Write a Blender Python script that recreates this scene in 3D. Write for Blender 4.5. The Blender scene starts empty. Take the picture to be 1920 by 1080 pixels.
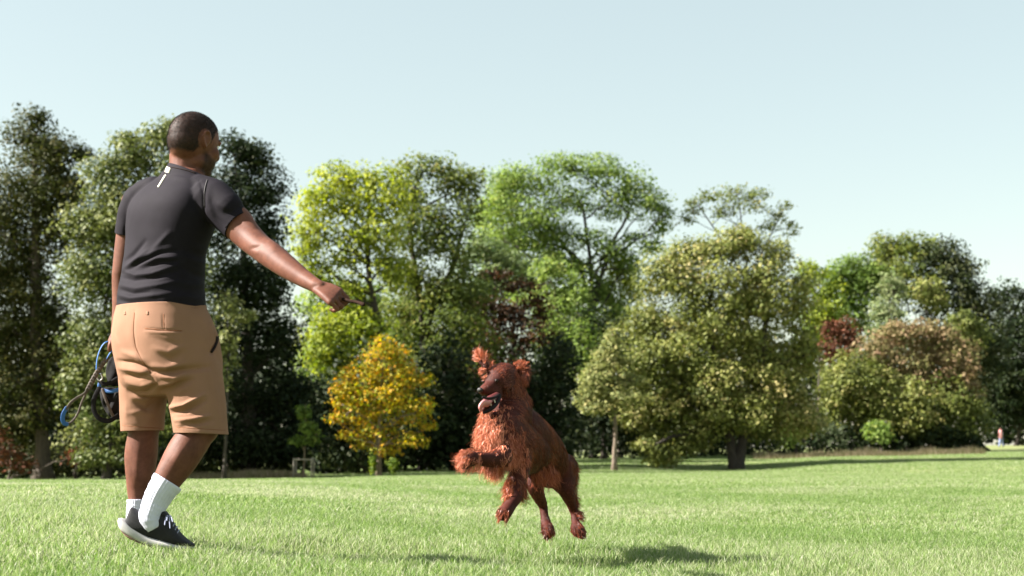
import bpy, bmesh, math, random
import numpy as np
from mathutils import Vector, Matrix
from mathutils.bvhtree import BVHTree

# ------------------------------------------------------------------ camera
SC = bpy.context.scene
COL = SC.collection
F = 1920 * 50.0 / 36.0          # focal length in photo pixels
CAM_H = 0.38
HORIZON = 850.0
PITCH = math.atan((HORIZON - 540) / F)
cam_data = bpy.data.cameras.new('camera')
cam_data.lens = 50
cam_data.sensor_width = 36
cam_data.clip_start = 0.05
cam_data.clip_end = 3000
cam_data.dof.use_dof = True
cam_data.dof.focus_distance = 6.2
cam_data.dof.aperture_fstop = 4.0
cam = bpy.data.objects.new('camera', cam_data)
cam.location = (0, 0, CAM_H)
cam.rotation_euler = (math.radians(90) + PITCH, 0, 0)
COL.objects.link(cam)
SC.camera = cam

# ------------------------------------------------------------------ sun and sky
SUN_DIR = Vector((-1.0, -0.10, 0.0)).normalized()
SUN_EL = math.radians(36)
to_sun = Vector((SUN_DIR.x * math.cos(SUN_EL), SUN_DIR.y * math.cos(SUN_EL), math.sin(SUN_EL)))
sun_data = bpy.data.lights.new('sun', 'SUN')
sun_data.energy = 5.0
sun_data.angle = math.radians(0.5)
sun_data.color = (1.0, 0.94, 0.87)
sun = bpy.data.objects.new('sun', sun_data)
sun.rotation_euler = to_sun.to_track_quat('Z', 'Y').to_euler()
sun.location = to_sun * 50
COL.objects.link(sun)

world = bpy.data.worlds.new('World')
SC.world = world
world.use_nodes = True
wn = world.node_tree
wn.nodes.clear()
sky = wn.nodes.new('ShaderNodeTexSky')
sky.sky_type = 'NISHITA'
sky.sun_disc = False
sky.sun_elevation = SUN_EL
sky.sun_rotation = math.atan2(to_sun.x, to_sun.y)
sky.air_density = 1.0
sky.dust_density = 1.0
sky.ozone_density = 1.0
bg = wn.nodes.new('ShaderNodeBackground')
bg.inputs['Strength'].default_value = 0.062
wo = wn.nodes.new('ShaderNodeOutputWorld')
grade = wn.nodes.new('ShaderNodeMix')
grade.data_type = 'RGBA'
grade.blend_type = 'MULTIPLY'
grade.inputs['Factor'].default_value = 1.0
grade.inputs['B'].default_value = (1.10, 0.93, 0.69, 1)
wn.links.new(sky.outputs[0], grade.inputs['A'])
veil = wn.nodes.new('ShaderNodeMix')          # thin even high haze over the whole sky
veil.data_type = 'RGBA'
veil.inputs['Factor'].default_value = 0.5
veil.inputs['B'].default_value = (2.4, 2.82, 2.78, 1)
wn.links.new(grade.outputs['Result'], veil.inputs['A'])
wn.links.new(veil.outputs['Result'], bg.inputs[0])
wn.links.new(bg.outputs[0], wo.inputs[0])

SC.view_settings.view_transform = 'Standard'
SC.view_settings.look = 'None'
SC.view_settings.gamma = 1
SC.view_settings.use_curve_mapping = False
SC.view_settings.exposure = 2.3
SC.cycles.max_bounces = 8
SC.cycles.transparent_max_bounces = 8
SC.cycles.use_denoising = True

AL = 0.62        # overall reflectance scale of the painted values below
rng = np.random.default_rng(7)
random.seed(7)

# ------------------------------------------------------------------ helpers
def W(px, py, Y):
    """world point seen at photo pixel (px, py) at distance Y in front of the camera"""
    u = (px - 960) / F
    v = (540 - py) / F
    y = math.cos(PITCH) - v * math.sin(PITCH)
    z = math.sin(PITCH) + v * math.cos(PITCH)
    return Vector((u / y * Y, Y, CAM_H + z / y * Y))

def Wn(px, py, Y):
    px = np.asarray(px, float); py = np.asarray(py, float); Y = np.asarray(Y, float)
    u = (px - 960) / F
    v = (540 - py) / F
    y = math.cos(PITCH) - v * math.sin(PITCH)
    z = math.sin(PITCH) + v * math.cos(PITCH)
    return np.stack([u / y * Y, Y + 0 * u, CAM_H + z / y * Y], -1)

def pix(P):
    """photo pixel of world points (n,3): only used to lay out sewn details while modelling"""
    c, s = math.cos(PITCH), math.sin(PITCH)
    y = P[:, 1] * c + (P[:, 2] - CAM_H) * s
    z = -P[:, 1] * s + (P[:, 2] - CAM_H) * c
    return 960 + F * P[:, 0] / y, 540 - F * z / y

def tag(o, label=None, cat=None, group=None, kind=None):
    if label: o['label'] = label
    if cat: o['category'] = cat
    if group: o['group'] = group
    if kind: o['kind'] = kind
    return o

def empty(name, loc):
    o = bpy.data.objects.new(name, None)
    o.location = loc
    o.empty_display_size = 0.2
    COL.objects.link(o)
    return o

def link(name, me, mat=None, parent=None, smooth=True):
    o = bpy.data.objects.new(name, me)
    COL.objects.link(o)
    if mat is not None and len(me.materials) == 0:
        me.materials.append(mat)
    if smooth:
        me.polygons.foreach_set('use_smooth', np.ones(len(me.polygons), bool))
    if parent is not None:
        o.parent = parent
        o.matrix_parent_inverse = Matrix.Translation(-parent.location)
    return o

def mesh_np(name, V, faces):
    """faces: (n,k) int array, or list of such arrays"""
    if isinstance(faces, np.ndarray): faces = [faces]
    me = bpy.data.meshes.new(name)
    me.vertices.add(len(V))
    me.vertices.foreach_set('co', np.ascontiguousarray(V, np.float32).ravel())
    nl = sum(f.size for f in faces)
    me.loops.add(nl)
    me.loops.foreach_set('vertex_index', np.concatenate([f.ravel() for f in faces]).astype(np.int32))
    tot = np.concatenate([np.full(len(f), f.shape[1]) for f in faces])
    start = np.concatenate([[0], np.cumsum(tot)[:-1]])
    me.polygons.add(len(tot))
    me.polygons.foreach_set('loop_start', start.astype(np.int32))
    me.polygons.foreach_set('loop_total', tot.astype(np.int32))
    me.update(calc_edges=True)
    me.validate()
    return me

def attr(me, name, vals):
    a = me.attributes.new(name, 'FLOAT', 'POINT')
    a.data.foreach_set('value', np.ascontiguousarray(vals, np.float32))

# ---- materials
def new_mat(name):
    m = bpy.data.materials.new(name)
    m.use_nodes = True
    nt = m.node_tree
    return m, nt, nt.nodes['Principled BSDF'], nt.nodes['Material Output']

def ramp(nt, stops):
    r = nt.nodes.new('ShaderNodeValToRGB')
    el = r.color_ramp.elements
    while len(el) > 1: el.remove(el[0])
    el[0].position = stops[0][0]; el[0].color = (*stops[0][1], 1)
    for p, c in stops[1:]:
        e = el.new(p); e.color = (*c, 1)
    return r

def simple(name, col, rough=0.6, spec=0.5, noise=None, var=0.25, bump=0.0, bscale=200, sheen=0):
    col = tuple(c * AL for c in col)
    m, nt, b, out = new_mat(name)
    b.inputs['Base Color'].default_value = (*col, 1)
    b.inputs['Roughness'].default_value = rough
    b.inputs['Specular IOR Level'].default_value = spec
    if sheen:
        b.inputs['Sheen Weight'].default_value = sheen
    tc = nt.nodes.new('ShaderNodeTexCoord')
    if noise:
        n = nt.nodes.new('ShaderNodeTexNoise')
        n.inputs['Scale'].default_value = noise
        n.inputs['Detail'].default_value = 5
        nt.links.new(tc.outputs['Object'], n.inputs['Vector'])
        r = ramp(nt, [(0.3, tuple(c * (1 - var) for c in col)), (0.7, tuple(min(1, c * (1 + var)) for c in col))])
        nt.links.new(n.outputs['Fac'], r.inputs['Fac'])
        nt.links.new(r.outputs['Color'], b.inputs['Base Color'])
    if bump:
        n2 = nt.nodes.new('ShaderNodeTexNoise')
        n2.inputs['Scale'].default_value = bscale
        n2.inputs['Detail'].default_value = 3
        nt.links.new(tc.outputs['Object'], n2.inputs['Vector'])
        bm_ = nt.nodes.new('ShaderNodeBump')
        bm_.inputs['Strength'].default_value = bump
        bm_.inputs['Distance'].default_value = 0.002
        nt.links.new(n2.outputs['Fac'], bm_.inputs['Height'])
        nt.links.new(bm_.outputs['Normal'], b.inputs['Normal'])
    return m

def leaf_mat(name, cols, trans=0.3, spec=0.12, rough=0.6, gain=1.0):
    m, nt, b, out = new_mat(name)
    a = nt.nodes.new('ShaderNodeAttribute'); a.attribute_name = 'tint'
    n = len(cols)
    r = ramp(nt, [((i + 0.0) / max(1, n - 1), tuple(min(.9, x * AL * gain) for x in c)) for i, c in enumerate(cols)])
    nt.links.new(a.outputs['Fac'], r.inputs['Fac'])
    nt.links.new(r.outputs['Color'], b.inputs['Base Color'])
    b.inputs['Roughness'].default_value = rough
    b.inputs['Specular IOR Level'].default_value = spec
    t = nt.nodes.new('ShaderNodeBsdfTranslucent')
    hs = nt.nodes.new('ShaderNodeHueSaturation')
    hs.inputs['Saturation'].default_value = 1.15
    hs.inputs['Value'].default_value = 1.3
    nt.links.new(r.outputs['Color'], hs.inputs['Color'])
    nt.links.new(hs.outputs['Color'], t.inputs['Color'])
    mx = nt.nodes.new('ShaderNodeMixShader')
    mx.inputs[0].default_value = trans
    nt.links.new(b.outputs[0], mx.inputs[1])
    nt.links.new(t.outputs[0], mx.inputs[2])
    nt.links.new(mx.outputs[0], out.inputs[0])
    return m

# ------------------------------------------------------------------ ground
COLS = np.array([-700, 0, 300, 600, 800, 1100, 1380, 1600, 1920, 2600.])
ROWS = np.array([0.0, 8, 14, 20, 30, 45, 57, 70, 79, 88, 100, 130, 200, 700])
TAB = np.array([
    [907] * 10,
    [907] * 10,
    [907] * 10,
    [907] * 10,
    [901, 901, 901, 900, 900, 899, 898, 897, 896, 896],
    [899, 899, 899, 898, 896, 893, 891, 889, 887, 887],
    [897, 897, 897, 895, 890, 887, 887, 886, 886, 886],
    [895, 895, 893, 890, 882, 876, 881, 871, 867, 866],
    [894, 894, 891, 886, 877, 867, 864, 857, 855, 854],
    [893, 893, 890, 883, 873, 862, 856, 852, 850, 850],
    [888, 888, 886, 878, 868, 857, 851, 847, 846, 846],
    [880, 880, 878, 870, 860, 848, 843, 840, 838, 838],
    [872, 872, 870, 862, 855, 845, 841, 838, 836, 836],
    [856, 856, 855, 852, 850, 849, 848, 848, 848, 848.]])
ZT = CAM_H - (TAB - HORIZON) / F * ROWS[:, None]
ZT[0] = 0; ZT[1] = -0.012; ZT[2] = -0.03; ZT[3] = -0.06

def ground_z(x, y):
    x = np.asarray(x, float); y = np.asarray(y, float)
    r = np.hypot(x, y)
    px = 960 + F * np.where(y > 0.5, x / np.maximum(y, 0.5), np.sign(x) * 3)
    px = np.clip(px, COLS[0], COLS[-1])
    i = np.clip(np.searchsorted(COLS, px) - 1, 0, len(COLS) - 2)
    tx = (px - COLS[i]) / (COLS[i + 1] - COLS[i])
    rr = np.clip(r, 0, 699)
    j = np.clip(np.searchsorted(ROWS, rr) - 1, 0, len(ROWS) - 2)
    ty = (rr - ROWS[j]) / (ROWS[j + 1] - ROWS[j])
    tx = tx * tx * (3 - 2 * tx)
    a = ZT[j, i] * (1 - tx) + ZT[j, i + 1] * tx
    b = ZT[j + 1, i] * (1 - tx) + ZT[j + 1, i + 1] * tx
    z = a * (1 - ty) + b * ty
    slope = -0.058 * np.clip(x + 1.3, -2.5, 2.2) * np.clip(1 - (r - 9) / 16, 0, 1)
    und = 0.012 * np.sin(x * 1.3 + 0.7 * y) * np.sin(y * 0.9 - 0.4 * x) * np.clip(r / 8, 0, 1)
    und2 = 0.05 * np.sin(x * 0.21 + 1) * np.sin(y * 0.17) * np.clip((r - 25) / 30, 0, 1)
    # added shallow dip in the turf, shaped to hide stretches of the man's shadow
    dip_x = np.interp(x, [-1.15, -.95, -.48, -.36, -.14, 0.0, .38, .5, 1.3, 1.7], [0, 1, 1, .35, .35, 1, 1, .62, .75, .3])
    dip = -0.062 * np.exp(-((y - 6.08) / .36) ** 2) * dip_x
    return z + slope + und + und2 + dip

def gz(x, y): return float(ground_z(x, y))

rs = np.concatenate([[0], np.geomspace(0.6, 20, 165), np.geomspace(20.6, 700, 85)])
nth = 400
th = np.linspace(0, 2 * np.pi, nth, endpoint=False)
R_, T_ = np.meshgrid(rs[1:], th, indexing='ij')
gx = (R_ * np.sin(T_)).ravel(); gy = (R_ * np.cos(T_)).ravel()
V = np.stack([gx, gy, ground_z(gx, gy)], -1)
V = np.vstack([V, [[0, 0, 0]]])
nr = len(rs) - 1
ii, jj = np.meshgrid(np.arange(nr - 1), np.arange(nth), indexing='ij')
a = (ii * nth + jj).ravel(); b_ = (ii * nth + (jj + 1) % nth).ravel()
c_ = ((ii + 1) * nth + (jj + 1) % nth).ravel(); d_ = ((ii + 1) * nth + jj).ravel()
quads = np.stack([a, b_, c_, d_], -1)[:, ::-1]
tri = np.stack([np.arange(nth), (np.arange(nth) + 1) % nth, np.full(nth, len(V) - 1)], -1)
me = mesh_np('ground', V, [quads, tri])
gm, nt, pb, out = new_mat('lawn_ground')
tc = nt.nodes.new('ShaderNodeTexCoord')
n1 = nt.nodes.new('ShaderNodeTexNoise'); n1.inputs['Scale'].default_value = 0.25; n1.inputs['Detail'].default_value = 6
n2 = nt.nodes.new('ShaderNodeTexNoise'); n2.inputs['Scale'].default_value = 14; n2.inputs['Detail'].default_value = 8
nt.links.new(tc.outputs['Object'], n1.inputs['Vector']); nt.links.new(tc.outputs['Object'], n2.inputs['Vector'])
ad = nt.nodes.new('ShaderNodeMath'); ad.operation = 'MULTIPLY_ADD'; ad.inputs[1].default_value = 0.6
nt.links.new(n1.outputs['Fac'], ad.inputs[0])
m2 = nt.nodes.new('ShaderNodeMath'); m2.operation = 'MULTIPLY'; m2.inputs[1].default_value = 0.4
nt.links.new(n2.outputs['Fac'], m2.inputs[0]); nt.links.new(m2.outputs[0], ad.inputs[2])
r = ramp(nt, [(0.32, (0.105, 0.135, 0.045)), (0.5, (0.148, 0.172, 0.066)), (0.68, (0.19, 0.20, 0.093))])
nt.links.new(ad.outputs[0], r.inputs['Fac'])
nt.links.new(r.outputs['Color'], pb.inputs['Base Color'])
pb.inputs['Roughness'].default_value = 0.9
pb.inputs['Specular IOR Level'].default_value = 0.15
bp = nt.nodes.new('ShaderNodeBump'); bp.inputs['Strength'].default_value = 0.5; bp.inputs['Distance'].default_value = 0.03
nt.links.new(n2.outputs['Fac'], bp.inputs['Height']); nt.links.new(bp.outputs['Normal'], pb.inputs['Normal'])
o = link('ground', me, gm)
tag(o, 'gently rolling park lawn stretching to the tree line', kind='structure')

# ------------------------------------------------------------------ grass (stuff, blades instanced in tufts)
grass_mat = leaf_mat('grass_blade', [(0.07, 0.15, 0.025), (0.155, 0.25, 0.065), (0.25, 0.33, 0.125), (0.40, 0.42, 0.27), (0.50, 0.50, 0.36)], trans=0.45, spec=0.25, rough=0.45, gain=1.22)

def tuft_mesh(name, nb, spread, hmin, hmax, width, seed, shift=0.0):
    g = np.random.default_rng(seed)
    V = []; Fq = []; Ft = []; tint = []
    for k in range(nb):
        ang = g.uniform(0, 2 * np.pi); rad = spread * math.sqrt(g.uniform())
        bx, by = rad * math.cos(ang), rad * math.sin(ang)
        h = g.uniform(hmin, hmax); lean = g.uniform(0.1, 0.75) * h; la = g.uniform(0, 2 * np.pi)
        w = width * g.uniform(0.7, 1.3); wa = g.uniform(0, np.pi)
        wx, wy = math.cos(wa) * w / 2, math.sin(wa) * w / 2
        t = g.choice([0.12, 0.35, 0.5, 0.65, 0.95], p=[0.18, 0.32, 0.28, 0.15, 0.07]) + g.uniform(-.08, .08) + shift
        base = len(V)
        for s, ww in ((0, 1), (0.4, 0.9), (0.75, 0.6)):
            dx = math.cos(la) * lean * s * s; dy = math.sin(la) * lean * s * s
            z = h * (s - 0.25 * s * s) - (0.012 if s == 0 else 0)
            V += [(bx + dx - wx * ww, by + dy - wy * ww, z), (bx + dx + wx * ww, by + dy + wy * ww, z)]
            tint += [t, t]
        V.append((bx + math.cos(la) * lean, by + math.sin(la) * lean, h * 0.75)); tint.append(t + .08)
        Fq += [(base, base + 1, base + 3, base + 2), (base + 2, base + 3, base + 5, base + 4)]
        Ft.append((base + 4, base + 5, base + 6))
    me = mesh_np(name, np.array(V), [np.array(Fq), np.array(Ft)])
    attr(me, 'tint', np.clip(tint, 0, 1))
    me.materials.append(grass_mat)
    return me

def instanced(name, pts, rot, scl, proto_meshes, label):
    """ONE object: points that carry copies of the proto meshes through geometry nodes"""
    me = bpy.data.meshes.new(name)
    me.vertices.add(len(pts)); me.vertices.foreach_set('co', np.ascontiguousarray(pts, np.float32).ravel())
    attr(me, 'rot', rot); attr(me, 'scl', scl); 
    g_ = np.random.default_rng(3); X_, Y_ = pts[:, 0], pts[:, 1]
    nz = .5 + .22 * np.sin(X_ * 1.7 + 2 * np.sin(Y_ * .8)) + .2 * np.sin(Y_ * 1.1 + 1.5 * np.sin(X_ * .6 + 1)) + .16 * np.sin(X_ * .31 + Y_ * .23) + g_.normal(0, .22, len(pts))
    attr(me, 'pick', np.clip(np.floor(nz * len(proto_meshes)), 0, len(proto_meshes) - 1))
    o = bpy.data.objects.new(name, me); COL.objects.link(o)
    ng = bpy.data.node_groups.new(name + '_nodes', 'GeometryNodeTree')
    ng.interface.new_socket('Geometry', in_out='INPUT', socket_type='NodeSocketGeometry')
    ng.interface.new_socket('Geometry', in_out='OUTPUT', socket_type='NodeSocketGeometry')
    N = ng.nodes; L = ng.links
    gi = N.new('NodeGroupInput'); go = N.new('NodeGroupOutput')
    iop = N.new('GeometryNodeInstanceOnPoints')
    g2i = N.new('GeometryNodeGeometryToInstance')
    protos = []
    for k, pm in enumerate(proto_meshes):
        po = bpy.data.objects.new(name + '_tuft', pm)      # not linked to the scene: only read by the nodes
        oi = N.new('GeometryNodeObjectInfo'); oi.inputs['Object'].default_value = po
        oi.inputs['As Instance'].default_value = False
        protos.append(oi)
    for oi in reversed(protos):
        L.new(oi.outputs['Geometry'], g2i.inputs[0])
    def A(nm, t='FLOAT'):
        a = N.new('GeometryNodeInputNamedAttribute'); a.data_type = t; a.inputs['Name'].default_value = nm
        return a
    ar, asc, ap = A('rot'), A('scl'), A('pick')
    cx = N.new('ShaderNodeCombineXYZ'); L.new(ar.outputs['Attribute'], cx.inputs[2])
    L.new(gi.outputs[0], iop.inputs['Points']); L.new(g2i.outputs[0], iop.inputs['Instance'])
    iop.inputs['Pick Instance'].default_value = True
    L.new(ap.outputs['Attribute'], iop.inputs['Instance Index'])
    L.new(cx.outputs[0], iop.inputs['Rotation']); L.new(asc.outputs['Attribute'], iop.inputs['Scale'])
    L.new(iop.outputs[0], go.inputs[0])
    md = o.modifiers.new('tufts', 'NODES'); md.node_group = ng
    tag(o, label, kind='stuff')
    return o

def wedge(n, r0, r1, half=0.50, seed=1):
    g = np.random.default_rng(seed)
    r = np.sqrt(g.uniform(r0 ** 2, r1 ** 2, n)); t = g.uniform(-half, half, n)
    return r * np.sin(t), r * np.cos(t)

def grass_field(name, n, r0, r1, protos, s0, s1, seed, label):
    x, y = wedge(n, r0, r1, seed=seed)
    g = np.random.default_rng(seed + 50)
    z = ground_z(x, y)
    clump = 0.5 + 0.5 * np.sin(x * 3.1 + np.sin(y * 2.3)) * np.sin(y * 2.7 + np.cos(x * 1.9))
    return instanced(name, np.stack([x, y, z], -1), g.uniform(0, 6.28, n), g.uniform(s0, s1, n) * (0.85 + 0.3 * clump), protos, label)

near = [tuft_mesh('grass_tuft', 20, 0.045, 0.03, 0.07, 0.0027, s, (s - 2.5) * .055) for s in range(6)]
mid = [tuft_mesh('grass_tuft', 28, 0.10, 0.022, 0.052, 0.0042, 20 + s, (s - 2) * .05) for s in range(5)]
far = [tuft_mesh('grass_tuft', 44, 0.26, 0.025, 0.052, 0.0085, 40 + s, (s - 1.5) * .05) for s in range(4)]
grass_field('grass', 23000, 1.8, 9.5, near, 0.8, 1.25, 1, 'short sunlit grass blades of the near lawn')
grass_field('grass', 26000, 9, 20, mid, 0.8, 1.2, 2, 'mown grass blades of the middle of the lawn')
grass_field('grass', 26000, 19, 48, far, 0.8, 1.2, 3, 'mown grass blades of the far part of the lawn')
farther = [tuft_mesh('grass_tuft', 48, 0.55, 0.025, 0.055, 0.017, 60 + s) for s in range(3)]
grass_field('grass', 30000, 46, 98, farther, 0.8, 1.2, 4, 'grass blades of the rising lawn below the trees')
# ------------------------------------------------------------------ trees
def basis_noise(P, s, seed):
    g = np.random.default_rng(seed); out = np.zeros(len(P))
    for k in range(5):
        d = g.normal(size=3); d /= np.linalg.norm(d)
        out += np.sin(P @ d * s * (0.7 + 0.35 * k) + g.uniform(0, 6.28)) / (1 + .4 * k)
    return out / 2.4

def leaf_quads(C, Nn, size, tint, g):
    n = len(C)
    Nn = Nn / (np.linalg.norm(Nn, axis=1, keepdims=True) + 1e-9)
    t = g.normal(size=(n, 3)); t -= (t * Nn).sum(1, keepdims=True) * Nn
    t /= np.linalg.norm(t, axis=1, keepdims=True) + 1e-9
    b = np.cross(Nn, t)
    s = size[:, None]
    V = np.stack([C - t * s * .62, C + b * s * .36 + Nn * s * .08, C + t * s * .62 - Nn * s * .06, C - b * s * .36 + Nn * s * .08], 1).reshape(-1, 3)
    f = np.arange(n * 4).reshape(n, 4)
    return V, f, np.repeat(tint, 4)

def tube_np(pts, rad, seg=7, cap=True):
    """closed tapered tube along a polyline"""
    P = np.asarray(pts, float); n = len(P)
    rad = np.broadcast_to(np.asarray(rad, float), (n,))
    T = np.gradient(P, axis=0); T /= np.linalg.norm(T, axis=1, keepdims=True) + 1e-9
    up = np.array([0, 0, 1.0]) if abs(T[0, 2]) < 0.9 else np.array([1.0, 0, 0])
    V = []
    u = up - T[0] * (up @ T[0]); u /= np.linalg.norm(u)
    for i in range(n):
        u = u - T[i] * (u @ T[i]); u /= np.linalg.norm(u) + 1e-9
        w = np.cross(T[i], u)
        a = np.linspace(0, 2 * np.pi, seg, endpoint=False)
        V.append(P[i] + rad[i] * (np.cos(a)[:, None] * u + np.sin(a)[:, None] * w))
    V = np.concatenate(V)
    i, j = np.meshgrid(np.arange(n - 1), np.arange(seg), indexing='ij')
    q = np.stack([i * seg + j, i * seg + (j + 1) % seg, (i + 1) * seg + (j + 1) % seg, (i + 1) * seg + j], -1).reshape(-1, 4)
    if cap:
        V = np.vstack([V, P[0] - T[0] * rad[0] * .3, P[-1] + T[-1] * rad[-1] * .3])
        k = np.arange(seg)
        t1 = np.stack([(k + 1) % seg, k, np.full(seg, n * seg)], -1)
        t2 = np.stack([(n - 1) * seg + k, (n - 1) * seg + (k + 1) % seg, np.full(seg, n * seg + 1)], -1)
        return V, q, np.vstack([t1, t2])
    return V, q, np.zeros((0, 3), int)

class MB:
    """collects shapes into one mesh"""
    def __init__(s): s.V = []; s.Q = []; s.T = []; s.n = 0
    def add(s, V, Q=None, T=None):
        s.V.append(np.asarray(V, float))
        if Q is not None and len(Q): s.Q.append(np.asarray(Q) + s.n)
        if T is not None and len(T): s.T.append(np.asarray(T) + s.n)
        s.n += len(V)
    def mesh(s, name):
        fs = []
        if s.Q: fs.append(np.concatenate(s.Q))
        if s.T: fs.append(np.concatenate(s.T))
        return mesh_np(name, np.concatenate(s.V), fs)

def bark(name, c):
    m, nt, b, out = new_mat(name)
    tc = nt.nodes.new('ShaderNodeTexCoord')
    mp = nt.nodes.new('ShaderNodeMapping'); mp.inputs['Scale'].default_value = (9, 9, 2)
    n = nt.nodes.new('ShaderNodeTexNoise'); n.inputs['Scale'].default_value = 1.5; n.inputs['Detail'].default_value = 8
    nt.links.new(tc.outputs['Object'], mp.inputs[0]); nt.links.new(mp.outputs[0], n.inputs['Vector'])
    r = ramp(nt, [(0.35, tuple(x * .35 for x in c)), (0.65, tuple(x * .7 for x in c))])
    nt.links.new(n.outputs['Fac'], r.inputs['Fac']); nt.links.new(r.outputs['Color'], b.inputs['Base Color'])
    b.inputs['Roughness'].default_value = .9
    bp = nt.nodes.new('ShaderNodeBump'); bp.inputs['Strength'].default_value = .8; bp.inputs['Distance'].default_value = .05
    nt.links.new(n.outputs['Fac'], bp.inputs['Height']); nt.links.new(bp.outputs['Normal'], b.inputs['Normal'])
    return m
BARK = bark('bark_grey_brown', (0.13, 0.10, 0.075))
BARK_DARK = bark('bark_dark', (0.07, 0.055, 0.045))
BARK_PALE = bark('bark_pale', (0.24, 0.18, 0.13))

def bez(a, b, bend, n=7, g=None):
    a = np.asarray(a, float); b = np.asarray(b, float)
    t = np.linspace(0, 1, n)[:, None]
    m = (a + b) / 2 + bend
    P = (1 - t) ** 2 * a + 2 * t * (1 - t) * m + t ** 2 * b
    if g is not None:
        P[1:-1] += g.normal(size=(n - 2, 3)) * np.linalg.norm(b - a) * .025
    return P

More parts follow.
